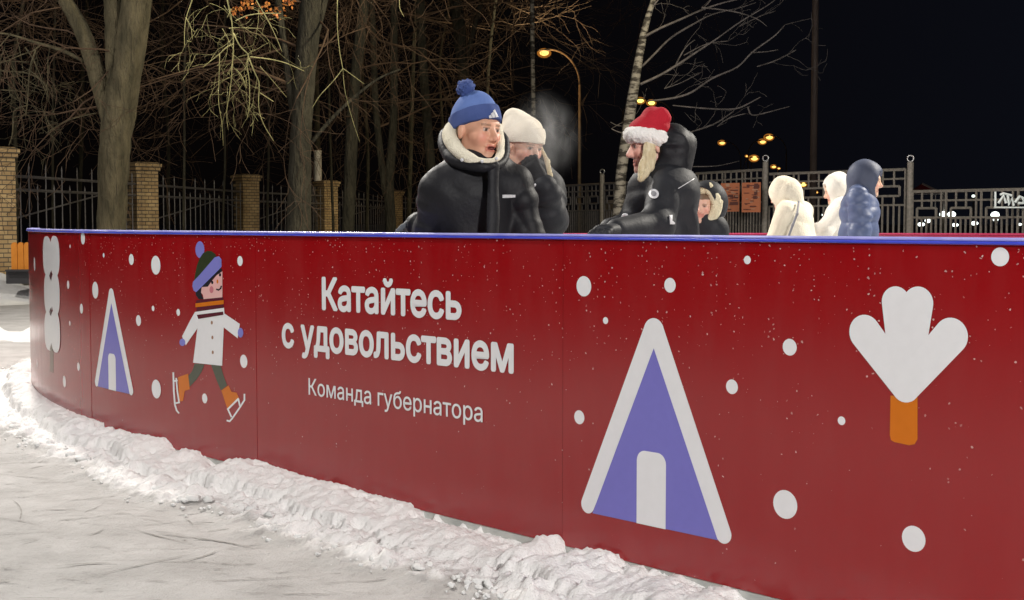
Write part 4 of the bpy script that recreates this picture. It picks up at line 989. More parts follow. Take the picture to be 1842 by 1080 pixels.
# ------------------------------------------------------------------ smooth solids (signed distance fields -> mesh) for bodies and clothes
class SDF:
    def __init__(s, lo, hi, res, fine=None):
        """fine = (lo, hi, res) box in which the grid is finer"""
        ax = []
        for k in range(3):
            a = list(np.arange(lo[k], hi[k] + res, res))
            if fine is not None:
                fl, fh, fr = fine; a = [q for q in a if q < fl[k] - res * 0.4 or q > fh[k] + res * 0.4] + list(np.arange(fl[k], fh[k] + fr * 0.5, fr)); a.sort()
            ax.append(np.array(a))
        s.ax = ax; s.f = np.full([len(a) for a in ax], 1.0, np.float32)
    def _sl(s, lo, hi):
        out = []
        for k in range(3):
            i0 = max(0, np.searchsorted(s.ax[k], lo[k]) - 1); i1 = min(len(s.ax[k]), np.searchsorted(s.ax[k], hi[k]) + 1)
            if i1 <= i0: return None
            out.append(slice(i0, i1))
        return tuple(out)
    def _g(s, sl): return s.ax[0][sl[0]][:, None, None], s.ax[1][sl[1]][None, :, None], s.ax[2][sl[2]][None, None, :]
    def _op(s, sl, d, k, op):
        a = s.f[sl]
        if op == 'add':
            h = np.maximum(k - np.abs(a - d), 0) / max(k, 1e-6); s.f[sl] = np.minimum(a, d) - h * h * k * 0.25
        else:
            h = np.maximum(k - np.abs(a + d), 0) / max(k, 1e-6); s.f[sl] = np.maximum(a, -d) + h * h * k * 0.25
    def cone(s, a, b, ra, rb, k=0.02, op='add', sq=None):
        """round cone; sq=(dir, factor) widens... distances along unit dir are scaled by 1/factor"""
        a = np.asarray(a, float); b = np.asarray(b, float); r = max(ra, rb) * (sq[1] if sq and sq[1] > 1 else 1) + k + 0.03
        sl = s._sl(np.minimum(a, b) - r, np.maximum(a, b) + r)
        if sl is None: return
        X, Y, Z = s._g(sl); p = [X - a[0], Y - a[1], Z - a[2]]; ba = b - a
        if sq:
            n = np.asarray(sq[0], float); n /= np.linalg.norm(n); dn = p[0] * n[0] + p[1] * n[1] + p[2] * n[2]; f = 1 / sq[1] - 1
            p = [p[i] + f * dn * n[i] for i in range(3)]; bn = ba @ n; ba = ba + f * bn * n
        L = ba @ ba + 1e-12; h = np.clip((p[0] * ba[0] + p[1] * ba[1] + p[2] * ba[2]) / L, 0, 1)
        d = np.sqrt((p[0] - h * ba[0]) ** 2 + (p[1] - h * ba[1]) ** 2 + (p[2] - h * ba[2]) ** 2) - (ra + (rb - ra) * h)
        s._op(sl, d.astype(np.float32), k, op)
    def ell(s, c, r, k=0.02, R=None, op='add', shell=None, cuts=()):
        c = np.asarray(c, float); r = np.asarray(r, float); m = r.max() + k + 0.03
        sl = s._sl(c - m, c + m)
        if sl is None: return
        X, Y, Z = s._g(sl); p = [X - c[0], Y - c[1], Z - c[2]]
        if R is not None:  # R columns are local axes in world
            p = [p[0] * R[0][j] + p[1] * R[1][j] + p[2] * R[2][j] for j in range(3)]
        k0 = np.sqrt((p[0] / r[0]) ** 2 + (p[1] / r[1]) ** 2 + (p[2] / r[2]) ** 2); k1 = np.sqrt((p[0] / r[0] ** 2) ** 2 + (p[1] / r[1] ** 2) ** 2 + (p[2] / r[2] ** 2) ** 2) + 1e-9
        d = k0 * (k0 - 1) / k1
        if shell: d = np.abs(d) - shell
        for (n, o) in cuts: d = np.maximum(d, X * n[0] + Y * n[1] + Z * n[2] - o)   # keeps the side n.x < o
        s._op(sl, d.astype(np.float32), k, op)
    def chain(s, pts, rs, k=0.02, closed=False, sq=None):
        n = len(pts)
        if not hasattr(rs, '__len__'): rs = [rs] * n
        for i in range(n if closed else n - 1): s.cone(pts[i], pts[(i + 1) % n], rs[i], rs[(i + 1) % n], k, sq=sq)
    def cut(s, n, o):
        X, Y, Z = s._g((slice(None),) * 3); s.f = np.maximum(s.f, (X * n[0] + Y * n[1] + Z * n[2] - o).astype(np.float32))
    def wrinkle(s, amp, freq, seed, stretch=(1, 1, 1), ridge=True):
        g = np.random.RandomState(seed); X, Y, Z = s._g((slice(None),) * 3); X = X * stretch[0]; Y = Y * stretch[1]; Z = Z * stretch[2]
        def ns(fr, X=X, Y=Y, Z=Z):
            o = 0
            for _ in range(5):
                d = g.normal(size=3); d /= np.linalg.norm(d); o = o + np.sin(fr * (X * d[0] + Y * d[1] + Z * d[2]) * g.uniform(.7, 1.3) + g.uniform(0, 6.28))
            return o / 3
        w1, w2 = ns(freq * 0.6), ns(freq * 0.6); n = ns(freq, X + 0.35 / freq * 6 * w1 * 0.5, Y + 0.35 / freq * 6 * w2 * 0.5, Z)
        if ridge: n = 1 - 2 * np.abs(n)
        s.f = (s.f + (amp * n + amp * 0.35 * ns(freq * 2.6))).astype(np.float32)
    def fn(s, f):
        X, Y, Z = s._g((slice(None),) * 3); s.f = (s.f + f(X, Y, Z)).astype(np.float32)
    def mesh(s):
        f = s.f; ins = f < 0
        nx, ny, nz = f.shape; cnt = np.zeros((nx - 1, ny - 1, nz - 1), np.int8)
        for i in (0, 1):
            for j in (0, 1):
                for k in (0, 1): cnt += ins[i:nx - 1 + i, j:ny - 1 + j, k:nz - 1 + k]
        act = (cnt > 0) & (cnt < 8); I = np.argwhere(act); idx = np.full(act.shape, -1, np.int64); idx[act] = np.arange(len(I))
        acc = np.zeros((len(I), 3)); num = np.zeros(len(I)); x, y, z = I.T
        cs = [(i, j, k) for i in (0, 1) for j in (0, 1) for k in (0, 1)]
        for a in cs:
            for axn in range(3):
                if a[axn]: continue
                b = list(a); b[axn] = 1
                fa = f[x + a[0], y + a[1], z + a[2]]; fb = f[x + b[0], y + b[1], z + b[2]]
                m = (fa < 0) != (fb < 0); t = np.where(m, fa / np.where(fa == fb, 1, fa - fb), 0)
                P = [s.ax[q][I[:, q] + a[q]] for q in range(3)]; P[axn] = P[axn] + t * (s.ax[axn][I[:, axn] + 1] - s.ax[axn][I[:, axn]])
                for q in range(3): acc[:, q] += np.where(m, P[q], 0)
                num += m
        V = acc / num[:, None]; Q = []
        for axn in range(3):
            u, v = (axn + 1) % 3, (axn + 2) % 3
            sa = [slice(None)] * 3; sb = [slice(None)] * 3; sa[axn] = slice(0, -1); sb[axn] = slice(1, None)
            for q in (u, v): sa[q] = slice(1, -1); sb[q] = slice(1, -1)
            A = ins[tuple(sa)]; B = ins[tuple(sb)]
            for flag, mm in ((True, A & ~B), (False, ~A & B)):
                E_ = np.argwhere(mm)
                if not len(E_): continue
                E_[:, u] += 1; E_[:, v] += 1
                def cell(du, dv):
                    c = E_.copy(); c[:, u] -= du; c[:, v] -= dv; return idx[c[:, 0], c[:, 1], c[:, 2]]
                q = np.stack([cell(1, 1), cell(0, 1), cell(0, 0), cell(1, 0)], 1)
                Q.append(q if flag else q[:, ::-1])
        return V, np.concatenate(Q) if Q else np.zeros((0, 4), int)
def sdf_obj(name, s, material, parent=None, org=(0, 0, 0), color=None):
    V, Q = s.mesh(); me = bpy.data.meshes.new(name)
    me.from_pydata((V - np.array(org)).tolist(), [], Q.tolist()); me.materials.append(material)
    me.polygons.foreach_set('use_smooth', [True] * len(Q))
    if color is not None:
        c = color(V); ca = me.color_attributes.new('Col', 'FLOAT_COLOR', 'POINT'); ca.data.foreach_set('color', np.concatenate([c, np.ones((len(c), 1))], 1).astype(np.float32).ravel())
    me.update(); o = link(name, me, parent)
    if parent is None: o.location = tuple(float(a) for a in org)
    o['_org'] = [float(a) for a in org]
    return o
def vcol_mat(name, rough=0.5, sss=0.0, bump=0.0, bs=300, coat=0.0):
    m = mat(name, (0.5, 0.5, 0.5), rough, 0.4); nt = m.node_tree; b = nt.nodes['Principled BSDF']; a = nt.nodes.new('ShaderNodeVertexColor'); a.layer_name = 'Col'
    nt.links.new(a.outputs[0], b.inputs['Base Color']); b.inputs['Subsurface Weight'].default_value = sss; b.inputs['Subsurface Radius'].default_value = (0.012, 0.005, 0.003); b.inputs['Subsurface Scale'].default_value = 1.0
    if bump:
        t = nt.nodes.new('ShaderNodeTexCoord'); n = nt.nodes.new('ShaderNodeTexNoise'); n.inputs['Scale'].default_value = bs; nt.links.new(t.outputs['Object'], n.inputs[0])
        bp = nt.nodes.new('ShaderNodeBump'); bp.inputs['Strength'].default_value = bump; bp.inputs['Distance'].default_value = 0.003; nt.links.new(n.outputs[0], bp.inputs['Height']); nt.links.new(bp.outputs[0], b.inputs['Normal'])
    return m
M['skin'] = vcol_mat('skin', 0.5, 0.12)
def cloth(name, c, rough=0.7, bump=0.3, bs=120, spec=0.4, dist=0.004): return nmat(name, c, tuple(x * 1.25 for x in c), 6, rough, bump, bs, dist, spec=spec)
M['nylon'] = cloth('black_nylon', (0.0075, 0.0075, 0.010), 0.60, 0.35, 60, 0.30, 0.005)
M['nylon2'] = cloth('charcoal_nylon', (0.018, 0.019, 0.023), 0.62, 0.35, 60, 0.30, 0.005)
M['knit_blue'] = nmat('blue_knit', (0.095, 0.165, 0.42), (0.13, 0.21, 0.50), 8, 0.9, 0.5, 260, 0.004)
M['knit_cuff'] = nmat('dark_blue_knit', (0.040, 0.070, 0.22), (0.06, 0.095, 0.27), 8, 0.9, 0.5, 260, 0.004)
M['cream_knit'] = nmat('cream_knit', (0.86, 0.77, 0.62), (0.90, 0.82, 0.69), 6, 0.95, 0.6, 200, 0.004)
M['sherpa'] = nmat('cream_sherpa', (0.78, 0.72, 0.56), (0.86, 0.80, 0.65), 10, 0.95, 0.9, 150, 0.010)
M['fur_white'] = nmat('white_plush', (0.86, 0.83, 0.79), (0.90, 0.88, 0.85), 10, 0.95, 0.6, 140, 0.012)
M['fur_cream'] = nmat('cream_fur', (0.76, 0.66, 0.44), (0.86, 0.78, 0.56), 10, 0.95, 1.0, 140, 0.012)
M['red_felt'] = nmat('red_felt', (0.40, 0.006, 0.018), (0.48, 0.010, 0.028), 8, 0.85, 0.6, 160, 0.006)
M['cream_coat'] = nmat('cream_fleece', (0.76, 0.68, 0.53), (0.84, 0.77, 0.62), 4, 0.9, 0.6, 80, 0.01)
M['white_coat'] = nmat('white_fleece', (0.80, 0.75, 0.67), (0.86, 0.82, 0.75), 4, 0.9, 0.6, 80, 0.01)
M['navy'] = cloth('navy_puffer', (0.075, 0.10, 0.19), 0.5, 0.3, 40, 0.5)
M['navy2'] = cloth('slate_hood', (0.060, 0.072, 0.115), 0.6, 0.3, 40, 0.4)
M['hair_blond'] = nmat('blond_hair', (0.66, 0.54, 0.32), (0.80, 0.70, 0.48), 12, 0.55, 0.8, 60, 0.01, (6, 6, 0.6))
M['hair_dark'] = nmat('dark_hair', (0.03, 0.02, 0.014), (0.05, 0.035, 0.022), 12, 0.6, 0.8, 90, 0.01)
M['glove'] = cloth('black_glove', (0.014, 0.014, 0.016), 0.7, 0.5, 120)
M['grey_glove'] = cloth('grey_glove', (0.10, 0.11, 0.12), 0.7, 0.5, 120)
M['trouser'] = cloth('dark_trouser', (0.02, 0.022, 0.03), 0.8)
M['skate'] = mat('skate_leather', (0.02, 0.02, 0.022), 0.35)
M['patch'] = mat('silver_patch', (0.62, 0.62, 0.64), 0.4); M['patch_dark'] = mat('patch_dark', (0.2, 0.2, 0.22), 0.5)
def rotm(a, pitch=0.0, roll=0.0):
    """columns: person's own right(x'), forward(y'), up(z'); a = degrees turned from facing the camera towards image right"""
    th = math.radians(180 + a); ct, st = math.cos(th), math.sin(th); Rz = np.array([[ct, -st, 0], [st, ct, 0], [0, 0, 1]])
    p = math.radians(pitch); Rx = np.array([[1, 0, 0], [0, math.cos(p), -math.sin(p)], [0, math.sin(p), math.cos(p)]])
    r = math.radians(roll); Ry = np.array([[math.cos(r), 0, math.sin(r)], [0, 1, 0], [-math.sin(r), 0, math.cos(r)]])
    return Rz @ Rx @ Ry
class Head:
    def __init__(s, c, a, pitch=0, roll=0, sc=1.0): s.c = np.asarray(c, float); s.R = rotm(a, pitch, roll); s.s = sc
    def w(s, x, y, z): return s.c + s.R @ (np.array([x, y, z]) * s.s)
def add_head(S, H, open_mouth=0.0, female=False):
    q = H.s; e = lambda c, r, k=0.02, op='add': S.ell(H.w(*c), np.array(r) * q, k * q, H.R, op); c_ = lambda a, b, ra, rb, k=0.015, op='add': S.cone(H.w(*a), H.w(*b), ra * q, rb * q, k * q, op)
    e((0, -.012, .032), (.074, .093, .084)); e((0, .026, -.03), (.057 if not female else .054, .060, .078), .03)
    c_((-.040, .000, -.062), (-.012, .062, -.097), .022, .019, .03); c_((.040, .000, -.062), (.012, .062, -.097), .022, .019, .03)
    e((0, .068, -.098), (.019, .018, .016), .02)
    c_((-.032, .070, .024), (.032, .070, .024), .016, .016, .02)
    e((-.038, .055, -.024), (.024, .026, .024), .03); e((.038, .055, -.024), (.024, .026, .024), .03)
    for sx in (-1, 1):
        e((sx * .031, .093, .003), (.020, .014, .012), .012, 'sub'); e((sx * .030, .072, .003), (.0135, .0135, .0125), .004)
        c_((sx * .018, .083, .012), (sx * .043, .076, .010), .0042, .0042, .005)
    c_((0, .082, .012), (0, .106, -.027), .0085, .0125, .012); c_((-.012, .092, -.032), (.012, .092, -.032), .009, .009, .010)
    c_((-.019, .081, -.057), (.019, .081, -.057), .0065, .0065, .008); c_((-.016, .082, -.071 - .006 * open_mouth), (.016, .082, -.071 - .006 * open_mouth), .0075, .0075, .008)
    if open_mouth: e((0, .094, -.0645), (.016, .020, .006 * open_mouth), .003, 'sub')
    for sx in (-1, 1): e((sx * .077, -.010, -.006), (.010, .018, .031), .01)
    c_((0, -.018, -.06), (0, -.034, -.165), .054, .058, .03)
def skin_col(H, lips=(0.50, 0.13, 0.11), base=(0.66, 0.36, 0.25), hair=(0.16, 0.10, 0.06), iris=(0.08, 0.06, 0.05)):
    def f(V):
        p = ((V - H.c) @ H.R) / H.s; c = np.tile(np.array(base), (len(V), 1)); x, y, z = np.abs(p[:, 0]), p[:, 1], p[:, 2]
        def bl(m, col): 
            nonlocal c; m = np.clip(m, 0, 1)[:, None]; c = c * (1 - m) + np.array(col) * m
        bl(1.1 * np.exp(-(((x - .042) / .02) ** 2 + ((z + .03) / .024) ** 2)) * (y > .02) * .55, (0.74, 0.27, 0.21))
        bl(np.exp(-((x / .012) ** 2 + ((z + .03) / .012) ** 2)) * (y > .09) * .5, (0.72, 0.28, 0.22))
        bl(((z > -.079) & (z < -.051) & (x < .024) & (y > .075)) * .6, lips)
        bl(((z > -.0705) & (z < -.059) & (x < .017) & (y < .088) & (y > .05)) * .9, (0.10, 0.015, 0.015))
        bl(((z > .017) & (z < .026) & (x > .012) & (x < .050) & (y > .06)) * .55, hair)
        bl(((np.abs(z - .003) < .0052) & (np.abs(x - .030) < .0125) & (y > .072)) * .85, (0.46, 0.38, 0.34))
        bl(((np.abs(z - .003) < .0055) & (np.abs(x - .031) < .006) & (y > .074)) * 1.0, iris)
        bl(((z > .008) & (z < .0125) & (np.abs(x - .030) < .015) & (y > .07)) * .6, (0.12, 0.07, 0.05))
        bl(((z > .055) | ((y < -.01) & (z > -.05))) * 1.0, hair)
        return c
    return f
def glove(name, wrist, knuck, palm_n, parent, material, curl=0.6, side=1, res=0.0035, sc=1.0):
    """a gloved hand: palm, five separate curled fingers and a thumb"""
    wrist = np.asarray(wrist, float); knuck = np.asarray(knuck, float); f = knuck - wrist; L = np.linalg.norm(f); f /= L
    n = np.asarray(palm_n, float); n -= f * (n @ f); n /= np.linalg.norm(n); s_ = np.cross(f, n) * side
    c = (wrist + knuck) / 2; S = SDF(c - 0.16, c + 0.16, res)
    S.cone(wrist + s_ * .012 * sc, knuck + s_ * .024 * sc, .025 * sc, .019 * sc, .012); S.cone(wrist - s_ * .012 * sc, knuck - s_ * .024 * sc, .025 * sc, .018 * sc, .012); S.cone(wrist, knuck, .026 * sc, .022 * sc, .02)
    S.cone(wrist - f * .05, wrist, .036 * sc, .031 * sc, .02)
    for i, ln in enumerate((.070, .078, .073, .058)):
        p = knuck + s_ * (0.031 - 0.0205 * i) * sc; d = f; pts = [p]; ang = 0
        for seg, fr in enumerate((.45, .30, .25)):
            ang += curl * (0.55 + 0.12 * i * 0.3); d = f * math.cos(ang) + n * math.sin(ang); p = p + d * ln * fr * sc; pts.append(p)
        S.chain(pts, [.0125 * sc, .0118 * sc, .0110 * sc, .0098 * sc], .004)
    tb = wrist + f * L * .3 + s_ * .026 * sc; t1_ = tb + (f * .5 + s_ * .75 + n * .35) * .040 * sc; t2_ = t1_ + (f * .8 + s_ * .15 + n * .5) * .032 * sc
    S.chain([tb, t1_, t2_], [.017 * sc, .0145 * sc, .012 * sc], .010)
    return sdf_obj(name, S, material, parent, parent['_org'])
def ringpts(c, R, rx, ry, n=20, a0=0, a1=360, tilt=None):
    out = []
    for k in range(n):
        q = math.radians(a0 + (a1 - a0) * k / (n - (0 if abs(a1 - a0) >= 360 else 1))); out.append(np.asarray(c) + R @ np.array([rx * math.cos(q), ry * math.sin(q), (tilt(q) if tilt else 0)]))
    return out
def puffs_on(S, a, b, ra, rb, n, bulge=1.10, k=.006, seed=0):
    # padded segments with tight creases between them along a sleeve
    a = np.asarray(a, float); b = np.asarray(b, float); ax = (b - a) / np.linalg.norm(b - a); L_ = np.linalg.norm(b - a) / n; g = np.random.RandomState(seed)
    u = np.cross(ax, [0.2, 0.9, 0.3]); u /= np.linalg.norm(u); v_ = np.cross(ax, u)
    for i in range(n):
        t = (i + .5) / n; r = (ra + (rb - ra) * t) * bulge * g.uniform(.97, 1.05); tl = g.normal(0, .12, 2)
        z_ = ax + u * tl[0] + v_ * tl[1]; z_ /= np.linalg.norm(z_); x_ = np.cross(v_, z_); x_ /= np.linalg.norm(x_); y_ = np.cross(z_, x_)
        S.ell(a + (b - a) * t, (r, r, L_ * .66), k, np.stack([x_, y_, z_], 1))
def smooth_ring(pts, rs, sub=5):
    n = len(pts); P = []; Q = []
    for i in range(n):
        p0, p1, p2, p3 = [np.asarray(pts[(i + k) % n], float) for k in (-1, 0, 1, 2)]
        for k in range(sub):
            t = k / sub; P.append(0.5 * (2 * p1 + (p2 - p0) * t + (2 * p0 - 5 * p1 + 4 * p2 - p3) * t * t + (3 * p1 - p0 - 3 * p2 + p3) * t ** 3)); Q.append(rs[i] * (1 - t) + rs[(i + 1) % n] * t)
    return P, Q
def legs(S, hips, ground, R, spread=0.11, step=0.0, rs=(.085, .062, .045), k=.03):
    out = []
    for sx in (-1, 1):
        h = hips + R @ np.array([sx * .09, 0, -.04]); an = np.array([ground[0], ground[1], 0.13]) + R @ np.array([sx * spread, step * sx, 0]); kn = (h + an) / 2 + R @ np.array([0, .05, .02])
        S.cone(h, kn, rs[0], rs[1], k); S.cone(kn, an, rs[1], rs[2], k); out.append((h, kn, an))
    return out
def make_person(label, H, chest, hips, sh, el, wr, R, ground, rfine=0.003, open_mouth=0.0, female=False, base=(0.66, 0.36, 0.25), hair=(0.16, 0.10, 0.06), group='people on the skating rink', torso=1.0):
    g = np.array([ground[0], ground[1], 0.0]); allp = np.array([H.c, chest, hips, g, *sh, *el, *wr]); lo = allp.min(0) - .24; hi = allp.max(0) + .24; lo[2] = 0.0
    S = SDF(lo, hi, 0.016, (H.c - .135 * H.s, H.c + .135 * H.s, rfine))
    add_head(S, H, open_mouth, female)
    nb = H.w(0, -.034, -.165); S.cone(nb, chest, .062, .115 * torso, .05); S.cone(chest, (chest + hips) / 2, .125 * torso, .105 * torso, .05, sq=(R[:, 0], 1.25)); S.cone((chest + hips) / 2, hips, .105 * torso, .12 * torso, .05, sq=(R[:, 0], 1.25))
    for i in range(2): S.cone(nb, sh[i], .05, .055, .04); S.cone(sh[i], el[i], .052, .040, .03); S.cone(el[i], wr[i], .040, .028, .02)
    lg = legs(S, hips, ground, R)
    for h, kn, an in lg: S.cone(an, an + R @ np.array([0, .12, -.06]), .045, .035, .02)
    o = sdf_obj('person', S, M['skin'], None, g, skin_col(H, base=base, hair=hair)); tag(o, label, 'person', group)
    T = SDF(lo, hi, 0.016); T.f[:] = 1
    T.cone(hips + np.array([0, 0, .05]), hips, .125, .13, .04, sq=(R[:, 0], 1.25)); legs(T, hips, ground, R, rs=(.10, .078, .07)); T.wrinkle(.006, 22, 3); T.cut((0, 0, -1), -0.13)
    sdf_obj('trousers', T, M['trouser'], o, g)
    for h, kn, an in lg:
        K = SDF(an - .22, an + .24, .009); K.cone(an + np.array([0, 0, .10]), an + np.array([0, 0, -.02]), .062, .05, .02); K.cone(an + R @ np.array([0, 0, -.03]), an + R @ np.array([0, .14, -.045]), .045, .036, .03, sq=(np.array([0, 0, 1]), 1.0))
        sk_ = sdf_obj('skate', K, M['skate'], o, g)
        b = MB(); c = an + R @ np.array([0, .05, -.105]); b.box(tuple(c - g), (.004, .30, .04), math.atan2(R[1, 1], R[0, 1]) - math.pi / 2); b.build('blade', [M['steel']], sk_, (0, 0, 0))
    return o
def jacket(o, name, material, chest, hips, sh, el, wr, R, nb, res=0.007, fat=1.0, arm=(.088, .074, .056), wr_amp=.006, wr_f=26, hem=None, seed=1, puffs=None, extra=None, wide=1.35, quilt=None, sleeve=0):
    g = np.array(o['_org']); hem = hips if hem is None else hem
    allp = np.array([chest, hem, nb, *sh, *el, *wr]); S = SDF(allp.min(0) - .26, allp.max(0) + .2, res)
    mid = (chest + hem) / 2
    S.cone(nb, chest, .085 * fat, .145 * fat, .07, sq=(R[:, 0], wide * .95)); S.cone(chest, mid, .150 * fat, .150 * fat, .05, sq=(R[:, 0], wide)); S.cone(mid, hem, .150 * fat, .155 * fat, .05, sq=(R[:, 0], wide * .93))
    for i in range(2):
        S.cone(nb, sh[i], .075 * fat, .085 * fat, .06); S.cone(sh[i], el[i], arm[0], arm[1], .016); S.cone(el[i], wr[i], arm[1], arm[2], .03)
        S.ell(el[i], (arm[1] * 1.08,) * 3, .02)
        if sleeve: puffs_on(S, sh[i] * .88 + el[i] * .12, el[i], arm[0], arm[1], sleeve, seed=seed + i); puffs_on(S, el[i], wr[i], arm[1], arm[2], max(2, sleeve - 1), seed=seed + 5 + i)
    if extra: extra(S)
    if puffs: S.fn(lambda X, Y, Z: -puffs[0] * (np.abs(np.sin((Z - puffs[2]) * math.pi / puffs[1])) ** 0.5 - 0.6) + 0 * X + 0 * Y)
    S.wrinkle(wr_amp, wr_f, seed)
    return sdf_obj(name, S, material, o, g)
def add_mb(o, name, mb, mats, smooth=True): return mb.build(name, mats, o, o['_org'], smooth=smooth)

# ---- man in the blue pom hat
Yc = 5.80
Hm = Head(W(857, 236, Yc), 46, -3, -2, 1.13)
Rb = rotm(22); ch = W(858, 350, Yc + .03); hp = ch + np.array([-.01, .05, -.42]); nb = W(858, 292, Yc + .02)
sh = [W(792, 340, Yc - .04), W(922, 332, Yc + .05)]; el = [W(778, 418, Yc + .06), W(948, 435, Yc + .02)]; wr = [W(752, 404, Yc + .18), W(935, 520, Yc - .02)]
man = make_person('man in black jacket and blue pom hat with open mouth leaning at the red barrier', Hm, ch, hp, sh, el, wr, Rb, (hp[0], hp[1] + .02), 0.0026, 1.2, base=(0.68, 0.37, 0.25))
def mx(S):
    # quilted ridge across the shoulders, storm flap down the front
    S.cone(W(889, 300, Yc - .16), W(884, 430, Yc - .23), .030, .030, .03, sq=(Rb[:, 1], .45))
    S.ell(W(858, 296, Yc), (.12, .10, .055), .04, Rb)
jk = jacket(man, 'jacket', M['nylon'], ch, hp - np.array([0, 0, .12]), sh, el, wr, Rb, nb, 0.0065, 1.03, (.090, .080, .06), .0050, 22, seed=5, extra=mx, wide=1.34, sleeve=2)
# high black hood collar and cream lining round the face
S = SDF(W(858, 260, Yc) - .26, W(858, 260, Yc) + .24, .005)
outer = [W(884, 300, Yc - .165), W(850, 297, Yc - .16), W(815, 288, Yc - .10), W(800, 262, Yc - .0), W(804, 238, Yc + .09), W(840, 232, Yc + .17), W(890, 240, Yc + .17), W(908, 262, Yc + .06), W(905, 288, Yc - .08)]
op_, or_ = smooth_ring(outer, [.017, .024, .028, .026, .022, .036, .036, .018, .016]); S.chain(op_, or_, .01, closed=True); S.wrinkle(.003, 26, 8)
hd_ = sdf_obj('hood', S, M['nylon'], man, man['_org'])
S = SDF(W(858, 260, Yc) - .26, W(858, 260, Yc) + .24, .0045)
inner = [W(886, 289, Yc - .165), W(862, 290, Yc - .172), W(834, 279, Yc - .155), W(815, 260, Yc - .11), W(808, 240, Yc - .03), W(822, 226, Yc + .05), W(850, 222, Yc + .12), W(885, 226, Yc + .12), W(897, 242, Yc + .06), W(900, 262, Yc - .03), W(898, 281, Yc - .11)]
ip_, ir_ = smooth_ring(inner, [.008, .013, .024, .029, .028, .028, .030, .030, .020, .017, .012]); S.chain(ip_, ir_, .01, closed=True); S.wrinkle(.0015, 60, 9)
sdf_obj('hood_lining', S, M['sherpa'], hd_, man['_org'])
# inner fold of the lining against the neck
sn = MB()
for x, y, d in ((867, 290.5, .205), (893, 285.5, .175), (831, 288, .185)):
    sn.sphere(tuple(W(x, y, Yc - d)), .0075, 0, 10, 6)
add_mb(hd_, 'snap', sn, [M['patch']])
tg = MB(); a = W(904, 354, Yc - .262); b_ = W(927, 354, Yc - .215); h = np.array([0, 0, .007])
tg.quad(a - h, b_ - h, b_ + h, a + h); tg.quad(*(p + np.array([.003, .006, 0]) for p in (a + h, b_ + h, b_ - h, a - h))); LOGO = tg
def surf_depth(obj, px, py):
    """depth Y of the first surface of obj met through this pixel"""
    r = Vector(ray(px, py)).normalized(); o_ = obj.matrix_world.translation if obj.parent is None else Vector(man['_org'])
    inv = Vector(obj['_org']); hit_, loc, nrm, idx = obj.ray_cast(Vector((0, 0, CAMH)) - inv, r)
    return (np.array(loc + inv), np.array(nrm)) if hit_ else (None, None)
def patch_on(objs, pix, material, name, parent, off=.004, thick=.002):
    """thin sewn-on patch following the garment below it"""
    mb = MB(); ps = []
    n = len(pix)
    cxp = sum(p[0] for p in pix) / n; cyp = sum(p[1] for p in pix) / n
    c0, n0 = surf_depth(objs, cxp, cyp)
    if c0 is None: return None
    for R_ in (0.5, 1.0):
        for (x, y) in pix:
            c, nn = surf_depth(objs, cxp + (x - cxp) * R_, cyp + (y - cyp) * R_)
            if c is None: c, nn = c0, n0
            ps.append(c + np.array(nn) * off)
    mb.v = [tuple(c0 + n0 * off)] + [tuple(p) for p in ps]
    for k in range(n):
        k2 = (k + 1) % n; mb.f.append((0, 1 + k, 1 + k2)); mb.m.append(0); mb.f.append((1 + k, 1 + n + k, 1 + n + k2, 1 + k2)); mb.m.append(0)
    o = add_mb(parent, name, mb, [material], False); 
    sm = o.modifiers.new('t', 'SOLIDIFY'); sm.thickness = thick; sm.offset = 0; return o
patch_on(jk, [(903, 351), (915, 350.5), (927, 351), (927, 355.5), (915, 356), (903, 356.5)], M['patch'], 'logo_bar', jk)
# beanie: crown, folded cuff, pompom, logo of three slanted bars
def beanie(H, parent, mcrown, mcuff, tilt=0.0, tall=0.0, back=0.0, cuff_h=.052, zc=.055, rad=(.086, .106, .098), res=.0035, top=None, wrk=0.0015):
    q = H.s; S = SDF(H.c - .24 * q, H.c + .30 * q, res); c = H.w(0, -.012, .034)
    S.ell(c, np.array(rad) * q, .01, H.R)
    if top: 
        for a, b, ra, rb in top: S.cone(a, b, ra, rb, .05)
    n = -(H.R @ np.array([0, math.sin(tilt), math.cos(tilt)])); pz = H.w(0, -.0, zc - cuff_h / 2)
    S.cut(n, n @ pz); S.wrinkle(wrk, 40, 4); o = sdf_obj('hat', S, mcrown, parent, parent['_org'])
    S = SDF(H.c - .2 * q, H.c + .22 * q, res); up = -n
    S.ell(c, np.array(rad) * q * 1.035 + .003, .01, H.R); S.cut(n, n @ (pz - up * .006)); S.cut(up, up @ (pz + up * cuff_h)); S.wrinkle(.001, 60, 5)
    cu = sdf_obj('cuff', S, mcuff, o, parent['_org']); return o, cu
hat, cuff = beanie(Hm, man, M['knit_blue'], M['knit_cuff'], tilt=-0.34, cuff_h=.060, zc=.050, rad=(.086, .106, .120))
S = SDF(W(838, 160, Yc) - .08, W(838, 160, Yc) + .08, .003); pcn = W(838, 159, Yc); S.ell(pcn, (.038, .038, .036), .01)
rg = random.Random(2)
for k in range(90):
    d = np.array([rg.gauss(0, 1) for _ in range(3)]); d /= np.linalg.norm(d); S.cone(pcn + d * .028, pcn + d * .040, .006, .004, .003)
S.cone(pcn, W(842, 175, Yc), .02, .02, .01); sdf_obj('pompom', S, M['knit_cuff'], hat, man['_org'])
for pts in ([(879, 209), (882.5, 207), (885, 212), (880, 212)], [(882.5, 205), (886.5, 202), (890.5, 211.5), (885.8, 212)], [(886.3, 200), (889, 197.5), (895.5, 211), (891.3, 211.5)]):
    patch_on(cuff, pts, M['patch'], 'logo_bar', cuff, .003)
